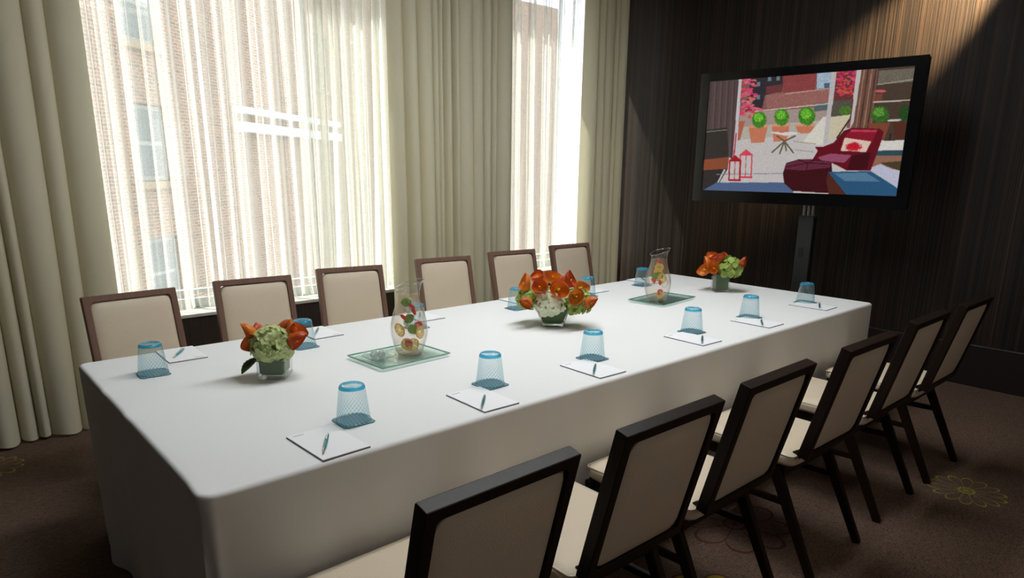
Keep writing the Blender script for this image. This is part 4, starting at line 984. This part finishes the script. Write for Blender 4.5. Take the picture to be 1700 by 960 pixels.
st = thing('television_stand', 'dark grey column stand carrying the television', 'stand', (tc.x + 0.13, tc.y - 0.085, 0), tva)
obj('column', box((0, 0.05, 0.66), (0.115, 0.085, 1.12), bevel=0.008), M['stand'], st)
for s in (-0.033, 0, 0.033): smooth(obj('tube', tube([(s, 0.05, 1.2), (s, 0.05, 1.62)], 0.013, 12), M['silver'], st), 40)
obj('mount_plate', box((0, -0.018, 1.75), (0.42, 0.022, 0.30), bevel=0.004), M['stand'], st)
obj('mount_arm', box((0, 0.02, 1.70), (0.12, 0.09, 0.20), bevel=0.004), M['stand'], st)
obj('cable_slot', box((-0.012, 0.006, 0.94), (0.034, 0.006, 0.075)), M['black'], st)
obj('base', box((0, 0.05, 0.075), (0.16, 0.14, 0.07), bevel=0.01), M['stand'], st)
for sx in (-1, 1):
    for sy in (-1, 1):
        f = obj('foot', bar((sx * 0.05, 0.05 + sy * 0.03, 0.075), (sx * 0.42, 0.05 + sy * 0.26, 0.065), (0.05, 0.03), (0.04, 0.025), up=(0, 0, 1)), M['stand'], st)
        bm = lathe([(0, -0.012), (0.026, -0.012), (0.028, 0), (0.026, 0.012), (0, 0.012)], 20); bmesh.ops.rotate(bm, verts=bm.verts, matrix=Matrix.Rotation(PI / 2, 3, 'X'))
        smooth(obj('caster', bm, M['black'], f, (sx * 0.42, 0.05 + sy * 0.26, 0.029)), 40)
tag(smooth(obj('power_cable', tube([(5.62, 2.02, 0.012), (5.50, 1.90, 0.012), (5.40, 1.75, 0.012), (5.55, 1.68, 0.03), (5.72, 1.70, 0.14), (5.812, 1.72, 0.33)], 0.006, 8), M['black']), 60),
    'thin black cable lying on the carpet by the dark wall', 'cable')

# ------------------------------------------------------------------ wall downlight, then unseen fill lights added to brighten the room
def downlight(label, x, y, power, angle, blend, aim, color=(1.0, 0.74, 0.42)):
    t = thing('recessed_downlight', label, 'lamp', (x, y, ZC - 0.012), 0)
    obj('trim_ring', lathe([(0.050, 0.012), (0.062, 0.010), (0.070, 0.004), (0.068, 0.0), (0.054, 0.0), (0.050, 0.004)], 32), M['lamp_trim'], t)
    obj('bulb_face', lathe([(0, 0.009), (0.05, 0.009), (0.05, 0.0105), (0, 0.0105)], 24), M['lamp_glow'], t)
    d = bpy.data.lights.new('downlight_beam', 'SPOT'); d.energy = power; d.spot_size = R(angle); d.spot_blend = blend; d.color = color; d.shadow_soft_size = 0.03
    o = bpy.data.objects.new('downlight_beam', d); COL.objects.link(o); o.parent = t; o.location = (0, 0, -0.02)
    o.rotation_euler = (Vector(aim) - Vector((x, y, ZC - 0.03))).to_track_quat('-Z', 'Y').to_euler()
    return t
downlight('small round downlight angled along the dark striped wall', 5.48, 1.22, 2300, 34, 0.75, (5.85, 1.98, 2.70))
def panel(label, x, y, sx, sy, power, color):  # invented fixture out of view, added to brighten the table and seats
    t = thing('ceiling_fill_panel', label, 'lamp', (x, y, ZC - 0.03), 0, 'added ceiling fill panels')
    bm = bmesh.new()
    for c, s in (((0, sy / 2, 0.015), (sx + 0.06, 0.03, 0.03)), ((0, -sy / 2, 0.015), (sx + 0.06, 0.03, 0.03)), ((sx / 2 + 0.015, 0, 0.015), (0.03, sy, 0.03)), ((-sx / 2 - 0.015, 0, 0.015), (0.03, sy, 0.03))): add_box(bm, c, s)
    obj('frame', bm, M['lamp_trim'], t)
    obj('diffuser', box((0, 0, 0.02), (sx, sy, 0.01)), M['fill_soft'], t)
    a = area('panel_fill', (0, 0, 0.012), (sx, sy), power, color); a.parent = t
panel('long unseen ceiling fill panel added above the table', 2.5, 2.3, 2.6, 0.5, 72, (0.93, 0.98, 1.0))
panel('unseen ceiling fill panel added above the row of chairs', 2.0, 0.2, 1.8, 0.4, 5, (1.0, 0.86, 0.72))

def wall_fill(label, x, power):  # invented light behind the camera, fills the chair backs and cloth front
    t = thing('wall_fill_light', label, 'lamp', (x, Y0 + 0.0, 1.35), 0, 'added fill lights on the wall facing the windows')
    obj('back_plate', box((0, 0.012, 0.45), (0.50, 0.024, 1.0), bevel=0.004), M['stand'], t)
    obj('shade', box((0, 0.055, 0.45), (0.44, 0.06, 0.92), bevel=0.01), M['fill_soft'], t)
    a = area('wall_fill_glow', (0, 0.09, 0.45), (0.44, 0.92), power, (1.0, 0.88, 0.77), (-PI / 2, 0, 0)); a.parent = t
    a.rotation_euler = (PI / 2, 0, PI)
wall_fill('tall added fill light between two others on the plain wall', 1.6, 84)
wall_fill('tall added fill light on the plain wall nearer the dark striped wall', 3.6, 84)
wall_fill('tall added fill light on the plain wall, farthest from the dark striped wall', -1.3, 26)
